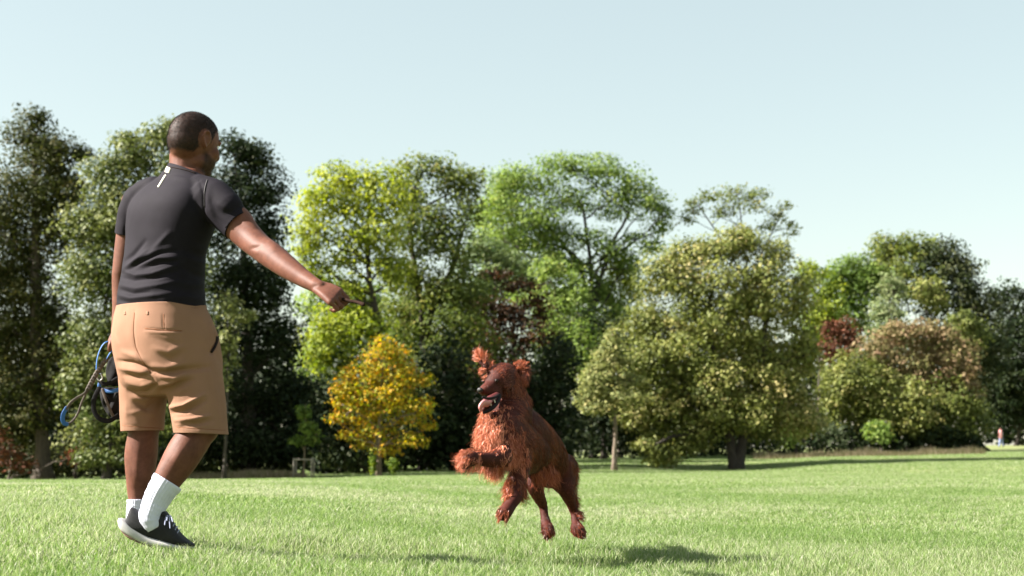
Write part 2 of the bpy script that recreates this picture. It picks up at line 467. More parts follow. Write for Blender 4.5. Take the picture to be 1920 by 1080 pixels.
LAI = 2.15
GROW = 1.08
def tree(name, label, cat, Y, base_px, lobes, mat, leaf=0.11, lai=3.0, cl=0.75, trunk=None, tr=0.2,
         bark_mat=None, seed=0, depth=0.9, tint=0.5, tvar=0.3, droop=0.0, shell=0.5, limbs=True, sparse=0.0, group=None,
         grow=1.0, stems=None):
    """trunk: photo points (px, py) the trunk passes through above its foot"""
    g = np.random.default_rng(seed + 100)
    bx = (base_px - 960) / F * Y
    bz = gz(bx, Y)
    root = empty(name, (bx, Y, bz))
    tag(root, label, cat, group)
    V_, N_, S_, T_ = [], [], [], []
    cl_cent = []
    for (cx, cy, rx, ry) in lobes:
        Yl = Y + g.uniform(-.4, .4) * (rx + ry) / 2 * Y / F
        rx *= GROW * grow; ry *= GROW * grow; c = np.array(W(cx, cy, Yl)); k = Yl / F
        R3 = np.array([rx * k, (rx + ry) / 2 * k * depth, ry * k])
        area = math.pi * R3[0] * R3[2]
        rc = cl * min(1.0, (0.35 + 0.5 * min(R3[0], R3[2])))
        ncl = max(5, int(area * 2.7 / (rc * rc)))
        nl = int(area * lai / (leaf * leaf) * LAI)
        d = g.normal(size=(ncl, 3)); d /= np.linalg.norm(d, axis=1, keepdims=True)
        rad = shell + (1 - shell) * g.uniform(0, 1, ncl) ** 0.8
        rad = np.where(g.uniform(size=ncl) < .22, g.uniform(.1, shell, ncl), rad)
        cc = c + d * rad[:, None] * (R3 - rc * .4)
        keep = basis_noise(cc, 1.1, seed) > (-1.4 + sparse * 1.6)
        cc = cc[keep]; d = d[keep]
        if len(cc) == 0: continue
        cl_cent.append(cc)
        csz = g.uniform(.45, 1.45, len(cc))
        ctint = g.normal(0, .18, len(cc)) + 0.16 * basis_noise(cc, .35, seed + 5)
        per = max(6, int(nl / len(cc)))
        idx = np.repeat(np.arange(len(cc)), np.maximum(4, (per * csz ** 2 / np.mean(csz ** 2)).astype(int)))
        e = g.normal(size=(len(idx), 3)); e /= np.linalg.norm(e, axis=1, keepdims=True)
        rr = g.uniform(0.25, 1, len(idx)) ** .55 * (1 + 0.25 * g.normal(size=len(idx)).clip(-1, 1.6))
        off = e * rr[:, None] * (rc * csz[idx])[:, None] * np.array([1, 1, .62])
        off[:, 2] -= droop * (off[:, 0] ** 2 + off[:, 1] ** 2) / rc
        P = cc[idx] + off
        nn = e * .55 + d[idx] * .35 + np.array([0, 0, .55]) + g.normal(size=P.shape) * .55
        V_.append(P); N_.append(nn)
        S_.append(leaf * g.uniform(.55, 1.45, len(P)))
        T_.append(tint + ctint[idx] + g.normal(0, tvar * .45, len(P)))
    C = np.vstack(V_); Nn = np.vstack(N_); S = np.concatenate(S_); T = np.clip(np.concatenate(T_), 0, 1)
    ok = C[:, 2] > ground_z(C[:, 0], C[:, 1]) + .05
    C, Nn, S, T = C[ok], Nn[ok], S[ok], T[ok]
    V, f, t4 = leaf_quads(C, Nn, S * 1.13, T, g)
    me = mesh_np('crown', V, f); attr(me, 'tint', t4)
    link('crown', me, mat, root, smooth=False)
    # wood
    cents = np.vstack(cl_cent)
    wood = MB()
    bm_ = bark_mat or BARK
    foot = np.array([bx, Y, bz - .15])
    stems_ = stems or [trunk or []]
    ends = []
    for si, st in enumerate(stems_):
        path = [foot] + [np.array(W(p[0], p[1], Y + (p[2] if len(p) > 2 else 0))) for p in st]
        if len(path) < 2:
            top = cents.mean(0); path.append(foot * .3 + top * .7)
        path = np.array(path)
        # resample with gentle waviness
        seglen = np.concatenate([[0], np.cumsum(np.linalg.norm(np.diff(path, axis=0), axis=1))])
        n = max(6, int(seglen[-1] / .5))
        s = np.linspace(0, seglen[-1], n)
        P = np.stack([np.interp(s, seglen, path[:, k]) for k in range(3)], -1)
        P[2:-1] += g.normal(size=(n - 3, 3)) * tr * .12
        R = tr * (1 - .62 * s / seglen[-1])
        R[0] *= 1.75; R[1] *= 1.2
        wood.add(*tube_np(P, R, 9))
        ends.append((P, R))
    link('trunk', wood.mesh('trunk'), bm_, root)
    if limbs:
        br = MB()
        nodes = []
        nmain = min(len(cents), max(5, int(len(lobes) * 1.3)))
        P, R = ends[0]
        lobec = [np.array(W(l[0], l[1] + l[3] * .2, Y)) for l in lobes]
        for k, lc in enumerate(lobec):
            P, R = ends[k % len(ends)]
            # leave the trunk below the lobe
            zt = lc[2] - .55 * np.hypot(*(lc - P[-1])[:2]) - .3
            i = int(np.clip(np.searchsorted(P[:, 2], zt), len(P) * .3, len(P) - 1))
            a = P[i]
            L = np.linalg.norm(lc - a)
            lc = lc + np.array([0, g.uniform(-.3, .3) * L * .5, 0])
            Q = bez(a, lc, np.array([0, 0, .05 * L]), 8, g)
            r0 = min(R[i] * .7, .05 + .022 * L)
            rq = np.linspace(r0, r0 * .35, 8)
            br.add(*tube_np(Q, rq, 6))
            nodes += [(Q[m], rq[m]) for m in range(3, 8)]
        NP = np.array([q for q, _ in nodes])
        for c in cents[g.permutation(len(cents))[:min(len(cents), 150)]]:
            dd = np.linalg.norm(NP - c, axis=1); m = int(dd.argmin())
            if dd[m] < .3: continue
            Q = bez(NP[m], c, np.array([0, 0, .06 * dd[m]]), 5, g)
            br.add(*tube_np(Q, np.linspace(min(nodes[m][1] * .6, .045), .01, 5), 4, cap=False))
        link('branches', br.mesh('branches'), bm_, root)
    return root

M = dict(
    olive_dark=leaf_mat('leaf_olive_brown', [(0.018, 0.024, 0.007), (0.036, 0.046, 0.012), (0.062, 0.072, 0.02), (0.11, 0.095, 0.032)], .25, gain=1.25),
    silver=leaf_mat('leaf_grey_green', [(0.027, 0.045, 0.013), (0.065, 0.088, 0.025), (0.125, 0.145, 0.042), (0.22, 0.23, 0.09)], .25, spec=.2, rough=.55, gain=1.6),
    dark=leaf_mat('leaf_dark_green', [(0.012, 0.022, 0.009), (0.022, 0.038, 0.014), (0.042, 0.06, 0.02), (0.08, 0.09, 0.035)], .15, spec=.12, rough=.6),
    yellowgreen=leaf_mat('leaf_yellow_green', [(0.07, 0.11, 0.018), (0.14, 0.18, 0.028), (0.22, 0.25, 0.04), (0.28, 0.30, 0.05)], .45, gain=1.8),
    olive=leaf_mat('leaf_olive_green', [(0.04, 0.06, 0.015), (0.075, 0.10, 0.025), (0.12, 0.145, 0.035), (0.20, 0.18, 0.05)], .38, gain=1.8),
    bright=leaf_mat('leaf_fresh_green', [(0.05, 0.085, 0.02), (0.10, 0.15, 0.035), (0.16, 0.215, 0.055), (0.24, 0.27, 0.08)], .42, gain=1.9),
    pale=leaf_mat('leaf_pale_green', [(0.05, 0.08, 0.03), (0.09, 0.125, 0.05), (0.13, 0.165, 0.07), (0.2, 0.22, 0.11)], .35, gain=1.8),
    copper=leaf_mat('leaf_copper', [(0.018, 0.014, 0.007), (0.04, 0.025, 0.011), (0.085, 0.04, 0.018), (0.16, 0.07, 0.03)], .25),
    tan=leaf_mat('leaf_tan_olive', [(0.042, 0.055, 0.014), (0.095, 0.115, 0.028), (0.165, 0.175, 0.05), (0.27, 0.23, 0.10)], .3, spec=.18, rough=.55, gain=1.95),
    yellow=leaf_mat('leaf_golden', [(0.12, 0.16, 0.02), (0.27, 0.23, 0.025), (0.38, 0.27, 0.03), (0.42, 0.20, 0.03)], .42, gain=1.95),
    pink=leaf_mat('leaf_pinkish_brown', [(0.05, 0.06, 0.02), (0.12, 0.12, 0.04), (0.19, 0.15, 0.075), (0.25, 0.16, 0.10)], .25, gain=1.7),
    rust=leaf_mat('leaf_rust', [(0.05, 0.03, 0.012), (0.16, 0.065, 0.035), (0.26, 0.10, 0.06), (0.30, 0.17, 0.09)], .25, gain=1.0),
    larch=leaf_mat('leaf_larch', [(0.05, 0.065, 0.022), (0.10, 0.115, 0.042), (0.15, 0.16, 0.06), (0.21, 0.19, 0.08)], .35, gain=2.5),
)
A = 'tree'
# ---- left group
tree('tall_tree', 'tall dark olive tree at the left edge of the picture with a thick brown trunk', A, 56, 90,
     [(70, 262, 62, 55), (66, 222, 22, 22), (100, 290, 50, 40), (60, 345, 90, 75), (130, 330, 45, 60), (150, 290, 24, 20), (30, 450, 90, 100), (110, 430, 55, 70),
      (20, 600, 95, 100), (85, 590, 55, 90), (55, 730, 85, 90), (-50, 480, 100, 150), (-60, 680, 110, 140), (120, 700, 45, 80), (40, 800, 70, 40)],
     M['olive_dark'], leaf=.10, lai=1.9, cl=.6, trunk=[(78, 820), (70, 700), (66, 500), (68, 320)], tr=.32, bark_mat=BARK, seed=1, sparse=.35, tint=.5, grow=1.12)
tree('broad_tree', 'broad grey-green tree with sunlit glossy leaves just left of the man', A, 54, 205,
     [(300, 255, 50, 35), (325, 238, 22, 20), (235, 262, 26, 22), (250, 300, 60, 50), (205, 345, 55, 60), (180, 430, 62, 66), (240, 420, 85, 90), (160, 520, 55, 66), (230, 540, 90, 90), (168, 640, 58, 68),
      (240, 660, 80, 90), (172, 780, 60, 90), (240, 790, 70, 80), (148, 715, 36, 50), (330, 330, 60, 70), (340, 470, 70, 80), (330, 620, 70, 80), (330, 760, 70, 90), (215, 860, 70, 22)],
     M['silver'], leaf=.11, lai=2.6, cl=.7, trunk=[(208, 850), (215, 700), (240, 500), (270, 350)], tr=.13, seed=2, tint=.5, bark_mat=BARK_DARK)
tree('dark_tree', 'tall dark green tree rising right behind the man\'s outstretched arm', A, 59, 470,
     [(440, 275, 55, 30), (478, 290, 38, 38), (455, 345, 72, 60), (500, 360, 36, 36), (480, 430, 58, 70), (450, 510, 75, 80), (505, 530, 45, 66), (475, 620, 85, 90), (530, 640, 40, 60),
      (465, 740, 105, 90), (545, 740, 50, 80), (430, 830, 100, 50), (545, 830, 70, 45), (400, 400, 60, 90), (390, 600, 60, 90), (590, 790, 30, 40)],
     M['dark'], leaf=.12, lai=2.6, cl=.7, trunk=[(468, 800), (462, 600), (455, 400)], tr=.3, bark_mat=BARK_DARK, seed=3, tint=.45)  # dark leaf colour carries the shade on this side of the broad tree
tree('slender_tree', 'small pale glossy tree right behind the seat of the man\'s shorts', A, 53, 425,
     [(428, 575, 30, 32), (450, 600, 24, 24), (415, 630, 28, 30), (430, 670, 20, 25), (470, 590, 14, 16), (405, 700, 25, 50)],
     M['silver'], leaf=.11, lai=1.5, cl=.5, trunk=[(425, 780), (428, 640)], tr=.07, seed=4, tint=.75, bark_mat=BARK_DARK)
tree('rusty_bush', 'sparse rust-brown bush at the foot of the leftmost tree', 'bush', 54.5, 22,
     [(20, 850, 45, 35), (-20, 830, 40, 45), (50, 870, 26, 22), (135, 850, 22, 25)], M['rust'], leaf=.10, lai=.8, cl=.5, trunk=[(22, 870)], tr=.05, seed=5, tint=.35, sparse=.5)
# ---- centre
tree('tall_tree', 'yellow-green tree with a dark forked trunk just right of the man\'s hand', A, 66, 712,
     [(640, 335, 55, 30), (700, 335, 60, 30), (605, 368, 52, 40), (665, 385, 75, 45), (735, 375, 45, 45), (580, 425, 42, 48), (570, 480, 30, 36), (640, 440, 60, 36), (705, 445, 55, 42),
      (600, 520, 36, 30), (655, 535, 46, 32), (650, 490, 40, 26), (720, 490, 34, 30), (670, 600, 50, 46), (600, 650, 46, 46), (735, 520, 40, 45), (620, 600, 46, 40), (690, 610, 40, 40), (610, 660, 40, 50), (650, 690, 40, 40)],
     M['yellowgreen'], leaf=.13, lai=1.5, cl=.66, trunk=[(712, 720), (710, 610), (692, 520), (688, 440, .5), (695, 380, 1)], tr=.22, bark_mat=BARK_DARK, seed=6, tint=.48, sparse=.2, grow=1.15)
tree('tall_tree', 'tall olive green tree standing between the yellow-green tree and the wide bright one', A, 71, 795,
     [(795, 315, 55, 25), (840, 340, 50, 40), (762, 355, 42, 42), (820, 400, 62, 50), (885, 335, 26, 30), (885, 385, 32, 36), (765, 440, 46, 46), (850, 460, 52, 46), (790, 520, 50, 36), (880, 545, 46, 50),
      (760, 590, 46, 60), (760, 510, 36, 36), (815, 450, 40, 30), (840, 540, 46, 36), (840, 600, 60, 66), (890, 660, 56, 60), (810, 690, 60, 66), (760, 700, 50, 60)],
     M['olive'], leaf=.13, lai=1.5, cl=.66, stems=[[(796, 700), (792, 600), (776, 500), (768, 420), (778, 350)], [(796, 700), (800, 610), (850, 500, 1), (870, 420, 1.5)]], tr=.24, bark_mat=BARK_DARK, seed=7, tint=.5, sparse=.2, grow=1.15)
tree('spreading_tree', 'wide bright green tree with spreading dark limbs in the middle of the tree line', A, 92, 1110,
     [(960, 335, 50, 30), (1005, 335, 60, 36), (1075, 312, 62, 28), (1132, 322, 55, 32), (1182, 350, 42, 38), (945, 385, 48, 42), (1010, 400, 70, 42), (1085, 375, 60, 30), (1160, 385, 46, 30), (1218, 385, 38, 36),
      (1240, 425, 26, 22), (950, 450, 42, 32), (1020, 460, 56, 32), (1190, 445, 34, 14), (1060, 500, 36, 26), (1020, 500, 44, 30), (965, 500, 40, 30), (1130, 540, 34, 36), (1080, 560, 40, 36), (1050, 430, 40, 22), (1000, 550, 46, 36), (1060, 610, 50, 46), (1155, 580, 36, 40), (1105, 450, 46, 26), (1150, 470, 40, 26), (1090, 500, 36, 30), (1185, 500, 34, 26), (1225, 460, 30, 20), (1040, 470, 30, 24), (1100, 600, 40, 40), (1250, 400, 20, 20)],
     M['bright'], leaf=.14, lai=1.5, cl=.7, stems=[[(1108, 700), (1104, 560), (1088, 500), (1040, 440, 1), (1005, 400, 1.5)], [(1108, 700), (1112, 560), (1105, 470), (1090, 380)], [(1108, 700), (1114, 570), (1140, 470), (1180, 400)]],
     tr=.22, bark_mat=BARK_DARK, seed=8, tint=.52, sparse=.15, grow=1.12)
tree('rear_tree', 'fresh green crown filling the gap left of the wide bright tree', A, 95, 930,
     [(915, 400, 40, 46), (950, 360, 36, 40), (925, 460, 50, 50), (985, 440, 46, 50), (940, 530, 60, 50)], M['bright'], leaf=.16, lai=2.0, cl=.7, trunk=[(930, 700), (928, 500)], tr=.16, seed=91, tint=.45, sparse=.2)
tree('rear_tree', 'hazy pale green tree seen low between the two taller ones above the copper tree', A, 84, 925,
     [(905, 470, 46, 40), (950, 495, 46, 36), (985, 530, 30, 24), (910, 530, 46, 40), (870, 500, 26, 40)], M['pale'], leaf=.16, lai=2.0, cl=.7, trunk=[(925, 700), (925, 550)], tr=.16, seed=9, tint=.5)
tree('willowy_tree', 'fresh green tree with hanging sprays right of the copper tree', A, 82, 1050,
     [(1040, 555, 46, 46), (1075, 540, 30, 46), (1035, 620, 56, 60), (1085, 640, 40, 60), (1030, 500, 36, 30)], M['bright'], leaf=.14, lai=2.0, cl=.6, droop=.8, trunk=[(1050, 760), (1048, 600)], tr=.15, seed=10, tint=.6)
tree('rear_tree', 'small yellow-green tree top left above the big olive tree', A, 94, 1160,
     [(1160, 500, 34, 42), (1185, 540, 40, 36), (1130, 545, 26, 30), (1150, 600, 46, 50)], M['yellowgreen'], leaf=.14, lai=2.0, cl=.6, trunk=[(1160, 700), (1162, 560)], tr=.13, seed=11, tint=.4)
tree('copper_tree', 'dark copper-leaved tree in the middle behind the dog', A, 77, 965,
     [(925, 515, 46, 12), (975, 535, 46, 18), (1010, 560, 22, 14), (900, 570, 40, 22), (960, 580, 66, 28), (985, 630, 60, 40), (920, 640, 56, 46), (960, 710, 80, 60), (940, 600, 50, 40), (1000, 590, 40, 30), (900, 690, 50, 50)], M['copper'], leaf=.13, lai=1.5, cl=.5,
     trunk=[(965, 800), (962, 600)], tr=.2, bark_mat=BARK_DARK, seed=12, tint=.5)
tree('golden_tree', 'small golden yellow autumn tree standing alone at the lawn edge', A, 53, 712,
     [(722, 652, 30, 28), (745, 668, 30, 26), (700, 690, 48, 36), (762, 702, 36, 32), (652, 705, 22, 26), (665, 735, 40, 36), (722, 740, 66, 40), (640, 728, 22, 18), (795, 712, 22, 16), (682, 775, 56, 34), (760, 772, 50, 32),
      (702, 812, 48, 26), (642, 755, 24, 18), (650, 815, 26, 11), (680, 835, 30, 12), (725, 842, 34, 16), (770, 825, 40, 18), (800, 760, 20, 24), (630, 785, 20, 14), (800, 800, 18, 12)],
     M['yellow'], leaf=.085, lai=1.5, cl=.36, trunk=[(711, 840), (712, 760), (718, 680)], tr=.09, bark_mat=BARK_PALE, seed=13, tint=.48, tvar=.7, sparse=.28)
tree('sucker_shoots', 'fresh leafy shoots round the foot of the golden tree', 'shrub', 52.7, 716,
     [(699, 868, 7, 20), (736, 872, 13, 18)], M['yellowgreen'], leaf=.075, lai=1.6, cl=.25, trunk=[(714, 876)], tr=.02, seed=14, tint=.25, limbs=False)
dk = [('dark evergreen-looking tree low behind the golden tree', 690, 64, [(640, 760, 70, 80), (700, 730, 80, 90), (600, 800, 60, 70), (740, 800, 80, 70), (660, 850, 90, 40)]),
      ('deep green tree filling the gap between golden tree and dog', 850, 68, [(840, 700, 66, 80), (880, 770, 80, 80), (800, 790, 60, 80), (860, 840, 90, 46)]),
      ('deep green tree close behind the dog\'s back', 1030, 72, [(1000, 730, 80, 80), (1050, 690, 46, 70), (950, 800, 80, 70), (1040, 800, 60, 60)])]
tree('rear_tree', 'mid green tree filling the gap behind the yellow-green tree', A, 80, 650,
     [(620, 560, 60, 50), (690, 570, 60, 50), (640, 630, 66, 60), (740, 620, 56, 60), (700, 680, 60, 50), (590, 680, 50, 60)], M['bright'], leaf=.15, lai=2.2, cl=.7, trunk=[(652, 760), (655, 600)], tr=.18, seed=26, tint=.45)
tree('rear_tree', 'shady olive tree filling the gap behind the tall olive green one', A, 82, 850,
     [(830, 560, 56, 50), (880, 600, 60, 60), (800, 640, 60, 60), (860, 680, 70, 60), (780, 580, 40, 50)], M['olive'], leaf=.15, lai=2.2, cl=.7, trunk=[(852, 760), (850, 600)], tr=.18, seed=27, tint=.35)
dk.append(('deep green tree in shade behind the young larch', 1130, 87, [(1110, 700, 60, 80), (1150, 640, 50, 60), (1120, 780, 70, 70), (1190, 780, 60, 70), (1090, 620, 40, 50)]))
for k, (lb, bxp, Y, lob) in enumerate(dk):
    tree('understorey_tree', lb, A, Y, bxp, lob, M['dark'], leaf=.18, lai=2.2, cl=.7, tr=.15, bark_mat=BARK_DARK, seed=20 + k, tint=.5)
# ---- big olive tree and its neighbours
tree('sparse_tree', 'thin airy tree whose twiggy top shows above the big olive tree', A, 92, 1400,
     [(1335, 368, 42, 16), (1300, 380, 20, 10), (1385, 362, 46, 18), (1410, 385, 36, 18), (1458, 402, 26, 20), (1475, 385, 14, 12), (1440, 425, 30, 14), (1480, 418, 12, 8), (1355, 400, 30, 16), (1300, 395, 26, 14), (1425, 365, 30, 18), (1490, 430, 18, 16), (1370, 385, 30, 20), (1290, 410, 22, 12)],
     M['olive'], leaf=.13, lai=.6, cl=.6, stems=[[(1400, 700), (1395, 520), (1340, 430), (1310, 385)], [(1400, 700), (1400, 500), (1390, 420), (1385, 370)], [(1400, 700), (1405, 520), (1440, 450), (1465, 400)]],
     tr=.1, bark_mat=BARK_DARK, seed=30, tint=.55, sparse=.3)
tree('big_olive_tree', 'big round olive and tan tree with a double trunk standing out on the lawn', A, 70, 1378,
     [(1395, 450, 55, 36), (1345, 470, 55, 36), (1285, 478, 46, 34), (1440, 490, 46, 46), (1250, 525, 60, 50), (1340, 540, 90, 70), (1430, 550, 66, 70), (1495, 555, 36, 50), (1212, 600, 52, 56),
      (1300, 630, 100, 80), (1420, 650, 100, 80), (1508, 655, 36, 60), (1210, 680, 50, 56), (1270, 720, 90, 70), (1380, 740, 100, 80), (1480, 740, 66, 70), (1230, 780, 66, 50), (1320, 800, 66, 46),
      (1430, 790, 70, 46), (1505, 780, 42, 46), (1235, 835, 46, 22), (1190, 740, 40, 50), (1290, 840, 40, 20), (1245, 858, 42, 18), (1215, 835, 30, 18)],
     M['tan'], leaf=.125, lai=2.9, cl=.75, stems=[[(1372, 850), (1366, 800), (1340, 680), (1330, 560)], [(1388, 848), (1400, 800), (1430, 680), (1440, 560)]], tr=.27, bark_mat=BARK_DARK, seed=31, tint=.5)
tree('young_larch', 'young grey-green larch-like tree with a thin pale stem left of the big olive tree', A, 65, 1150,
     [(1148, 632, 16, 26), (1140, 670, 34, 18), (1165, 680, 30, 16), (1125, 705, 50, 16), (1170, 712, 46, 18), (1110, 735, 40, 14), (1165, 745, 60, 18), (1130, 765, 50, 16), (1100, 750, 24, 10), (1150, 655, 26, 26), (1130, 725, 50, 26), (1120, 690, 30, 16)],
     M['larch'], leaf=.11, lai=2.6, cl=.42, trunk=[(1153, 790), (1151, 700), (1149, 620)], tr=.11, bark_mat=BARK_PALE, seed=32, tint=.6)
# ---- right group
R_ = [('tall_tree', 'tall green tree whose rounded top is highest at the right of the picture', 104, 1700, [(1668, 462, 42, 26), (1715, 465, 46, 26), (1690, 510, 60, 46), (1640, 510, 34, 34)], 'olive', .5),
      ('rear_tree', 'bright yellow-green tree peeking out right of the big olive tree', 99, 1530, [(1520, 510, 26, 26), (1540, 560, 36, 50), (1560, 600, 36, 36), (1530, 620, 30, 40)], 'yellowgreen', .35),
      ('rear_tree', 'mid green tree between the yellow-green one and the highest right one', 103, 1600, [(1590, 515, 42, 34), (1630, 530, 42, 46), (1600, 575, 60, 46), (1560, 520, 26, 22)], 'bright', .35),
      ('slender_tree', 'slim grey-green tree below the highest right tree', 97, 1670, [(1672, 545, 24, 36), (1664, 595, 34, 36), (1680, 640, 46, 36)], 'pale', .65),
      ('small_tree', 'small tan-leaved tree just below the highest right-hand tree', 98, 1740, [(1735, 540, 30, 22), (1750, 565, 28, 20)], 'tan', .6),
      ('tall_tree', 'dark-sided tall tree sloping down at the right end', 103, 1800, [(1770, 480, 44, 36), (1805, 515, 40, 42), (1760, 545, 60, 56), (1830, 575, 44, 46), (1800, 640, 70, 60), (1850, 660, 40, 60)], 'dark', .75),
      ('small_tree', 'light olive tree in front of the dark-sided right tree', 95, 1820, [(1812, 605, 30, 24), (1835, 635, 26, 26), (1790, 640, 30, 30)], 'tan', .35),
      ('dark_tree', 'dark tree at the right edge that the distant walker passes', 135, 1900, [(1885, 560, 34, 30), (1925, 590, 50, 46), (1890, 640, 46, 56), (1940, 690, 60, 90), (1860, 700, 42, 60), (1990, 640, 60, 80), (1900, 740, 56, 50), (1860, 765, 36, 46), (1990, 780, 60, 60)], 'dark', .5),
      ('copper_shrub', 'round rusty red shrub tree right of the big olive tree', 92, 1575, [(1570, 615, 32, 20), (1590, 632, 26, 22), (1552, 650, 20, 26), (1575, 660, 22, 24)], 'rust', .6),
      ('pink_brown_shrub', 'large pinkish brown tree with feathery top at the right', 91, 1700, [(1690, 622, 50, 22), (1740, 620, 40, 22), (1650, 660, 46, 36), (1765, 650, 40, 36), (1720, 700, 76, 56), (1800, 690, 34, 46), (1805, 730, 30, 40)], 'pink', .65),
      ('mixed_shrub', 'olive shrub tree under the pinkish brown one', 89, 1630, [(1600, 700, 46, 46), (1640, 730, 56, 50), (1600, 770, 40, 40), (1700, 760, 66, 50), (1560, 740, 26, 50)], 'tan', .35),
      ('mixed_shrub', 'green brown thicket below the right-hand trees', 90, 1770, [(1780, 760, 50, 50), (1820, 780, 36, 40), (1740, 800, 50, 26), (1790, 810, 50, 22)], 'tan', .2),
      ('round_bush', 'round green bush at the far edge of the lawn', 87, 1652, [(1650, 812, 26, 26), (1640, 800, 20, 16)], 'bright', .45),
      ('yellow_shrub', 'upright yellowish shrub beside the round green bush', 89, 1685, [(1684, 780, 11, 22), (1682, 800, 12, 18), (1630, 805, 5, 24)], 'yellowgreen', .5),
      ('bright_shrub', 'bright green shrub below the right side of the big olive tree', 84, 1490, [(1485, 812, 26, 26), (1500, 800, 20, 20)], 'bright', .7)]
for k, (nm, lb, Y, bxp, lob, mt, tn) in enumerate(R_):
    small = nm.endswith('shrub') or nm == 'round_bush'
    tree(nm, lb, 'shrub' if small else A, Y, bxp, lob, M[mt], leaf=.15 if Y < 93 else .17 if Y < 120 else .22, lai=2.3, cl=.6, grow=1.0 if (small and 'bush' in nm) else 1.2, tr=.12 if small else .2, bark_mat=BARK_DARK, seed=40 + k, tint=tn, limbs=not small)

# ---- deep woodland behind and undergrowth (uncountable masses)
def mass(name, label, x0, x1, Y0, Y1, prof, n, leaf, mat, seed, tint=.4, top_only=False):
    g = np.random.default_rng(seed)
    px = g.uniform(x0, x1, n); Y = g.uniform(Y0, Y1, n)
    top = np.interp(px, [p[0] for p in prof], [p[1] for p in prof])
    x = (px - 960) / F * Y
    zt = np.array([W(960, t, yy).z for t, yy in zip(top, Y)])
    zb = ground_z(x, Y)
    lump = .82 + .18 * np.sin(x * .9 + np.sin(Y)) * np.cos(x * .37 + Y * .5)
    u = g.uniform(0, 1, n) ** .8
    z = zb + .05 + (zt - zb) * lump * u
    C = np.stack([x, Y, z], -1)
    Nn = g.normal(size=(n, 3)) * .7 + np.array([-.2, -.6, .5])
    S = leaf * g.uniform(.6, 1.5, n)
    T = np.clip(tint + .25 * basis_noise(C, .8, seed) + g.normal(0, .12, n), 0, 1)
    V, f, t4 = leaf_quads(C, Nn, S, T, g)
    me = mesh_np(name, V, f); attr(me, 'tint', t4)
    return tag(link(name, me, mat, smooth=False), label, kind='stuff')
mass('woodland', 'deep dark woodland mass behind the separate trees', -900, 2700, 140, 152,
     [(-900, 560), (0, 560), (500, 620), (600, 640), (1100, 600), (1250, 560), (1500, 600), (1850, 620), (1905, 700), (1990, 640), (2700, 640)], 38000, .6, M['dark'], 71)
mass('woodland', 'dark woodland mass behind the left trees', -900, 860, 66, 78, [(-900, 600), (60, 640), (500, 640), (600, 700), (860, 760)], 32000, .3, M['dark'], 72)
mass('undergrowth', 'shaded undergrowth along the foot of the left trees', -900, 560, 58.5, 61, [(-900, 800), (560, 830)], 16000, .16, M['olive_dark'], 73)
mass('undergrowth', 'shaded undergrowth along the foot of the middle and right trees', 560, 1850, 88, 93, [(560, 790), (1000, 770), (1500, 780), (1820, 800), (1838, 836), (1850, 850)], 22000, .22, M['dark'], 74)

# ---- dry grass strips
dry = leaf_mat('dry_grass_blade', [(0.14, 0.17, 0.06), (0.24, 0.22, 0.11), (0.36, 0.29, 0.18), (0.46, 0.36, 0.27)], .2, spec=.2, rough=.7)
def dry_strip(label, x0, x1, Y0, Y1, h, n, seed):
    g = np.random.default_rng(seed)
    px = g.uniform(x0, x1, n); Y = g.uniform(Y0, Y1, n); x = (px - 960) / F * Y
    keep = basis_noise(np.stack([x, Y, 0 * x], -1), .8, seed) > -.5
    x, Y = x[keep], Y[keep]; n = len(x)
    z = ground_z(x, Y)
    hh = h * g.uniform(.25, 1.2, n) * np.clip(.6 + .6 * basis_noise(np.stack([x, Y, 0 * x], -1), 1.7, seed + 1), .15, 1.3)
    tip = np.stack([x + g.normal(0, .12, n), Y + g.normal(0, .12, n), z + hh], -1)
    w = .018
    V = np.stack([np.stack([x - w, Y, z - .03], -1), np.stack([x + w, Y, z - .03], -1), tip], 1).reshape(-1, 3)
    me = mesh_np('dry_grass', V, np.arange(n * 3).reshape(n, 3)); attr(me, 'tint', np.repeat(g.uniform(0, 1, n), 3))
    return tag(link('dry_grass', me, dry, smooth=False), label, kind='stuff')
dry_strip('strip of long dry grass along the foot of the dark trees', 350, 575, 54, 58, .32, 9000, 81)
dry_strip('pale dry grass along the far right edge of the lawn', 1410, 1840, 81, 88, .42, 14000, 82)

# ---- extra thin bare trunks in the dark wood
thin = [(430, 62, 800, 'thin dark stem in the shade right of the man\'s legs'), (152, 58, 780, 'thin dark stem between the left trunks'),
        (640, 72, 780, 'thin stem in the shade just left of the golden tree'), (860, 80, 760, 'slanting thin stem in the shade left of the dog')]
for k, (bxp, Y, ty, lb) in enumerate(thin):
    x = (bxp - 960) / F * Y; b = (x, Y, gz(x, Y) - .1)
    t = W(bxp + (-12 if k == 3 else 4), ty, Y)
    me = MB(); me.add(*tube_np(bez(b, t, np.array([.1, 0, 0]), 8, rng), np.linspace(.09, .05, 8), 7))
    tag(link('bare_stem', me.mesh('bare_stem'), BARK, None), lb, 'tree stem', 'thin stems in the shade of the wood')

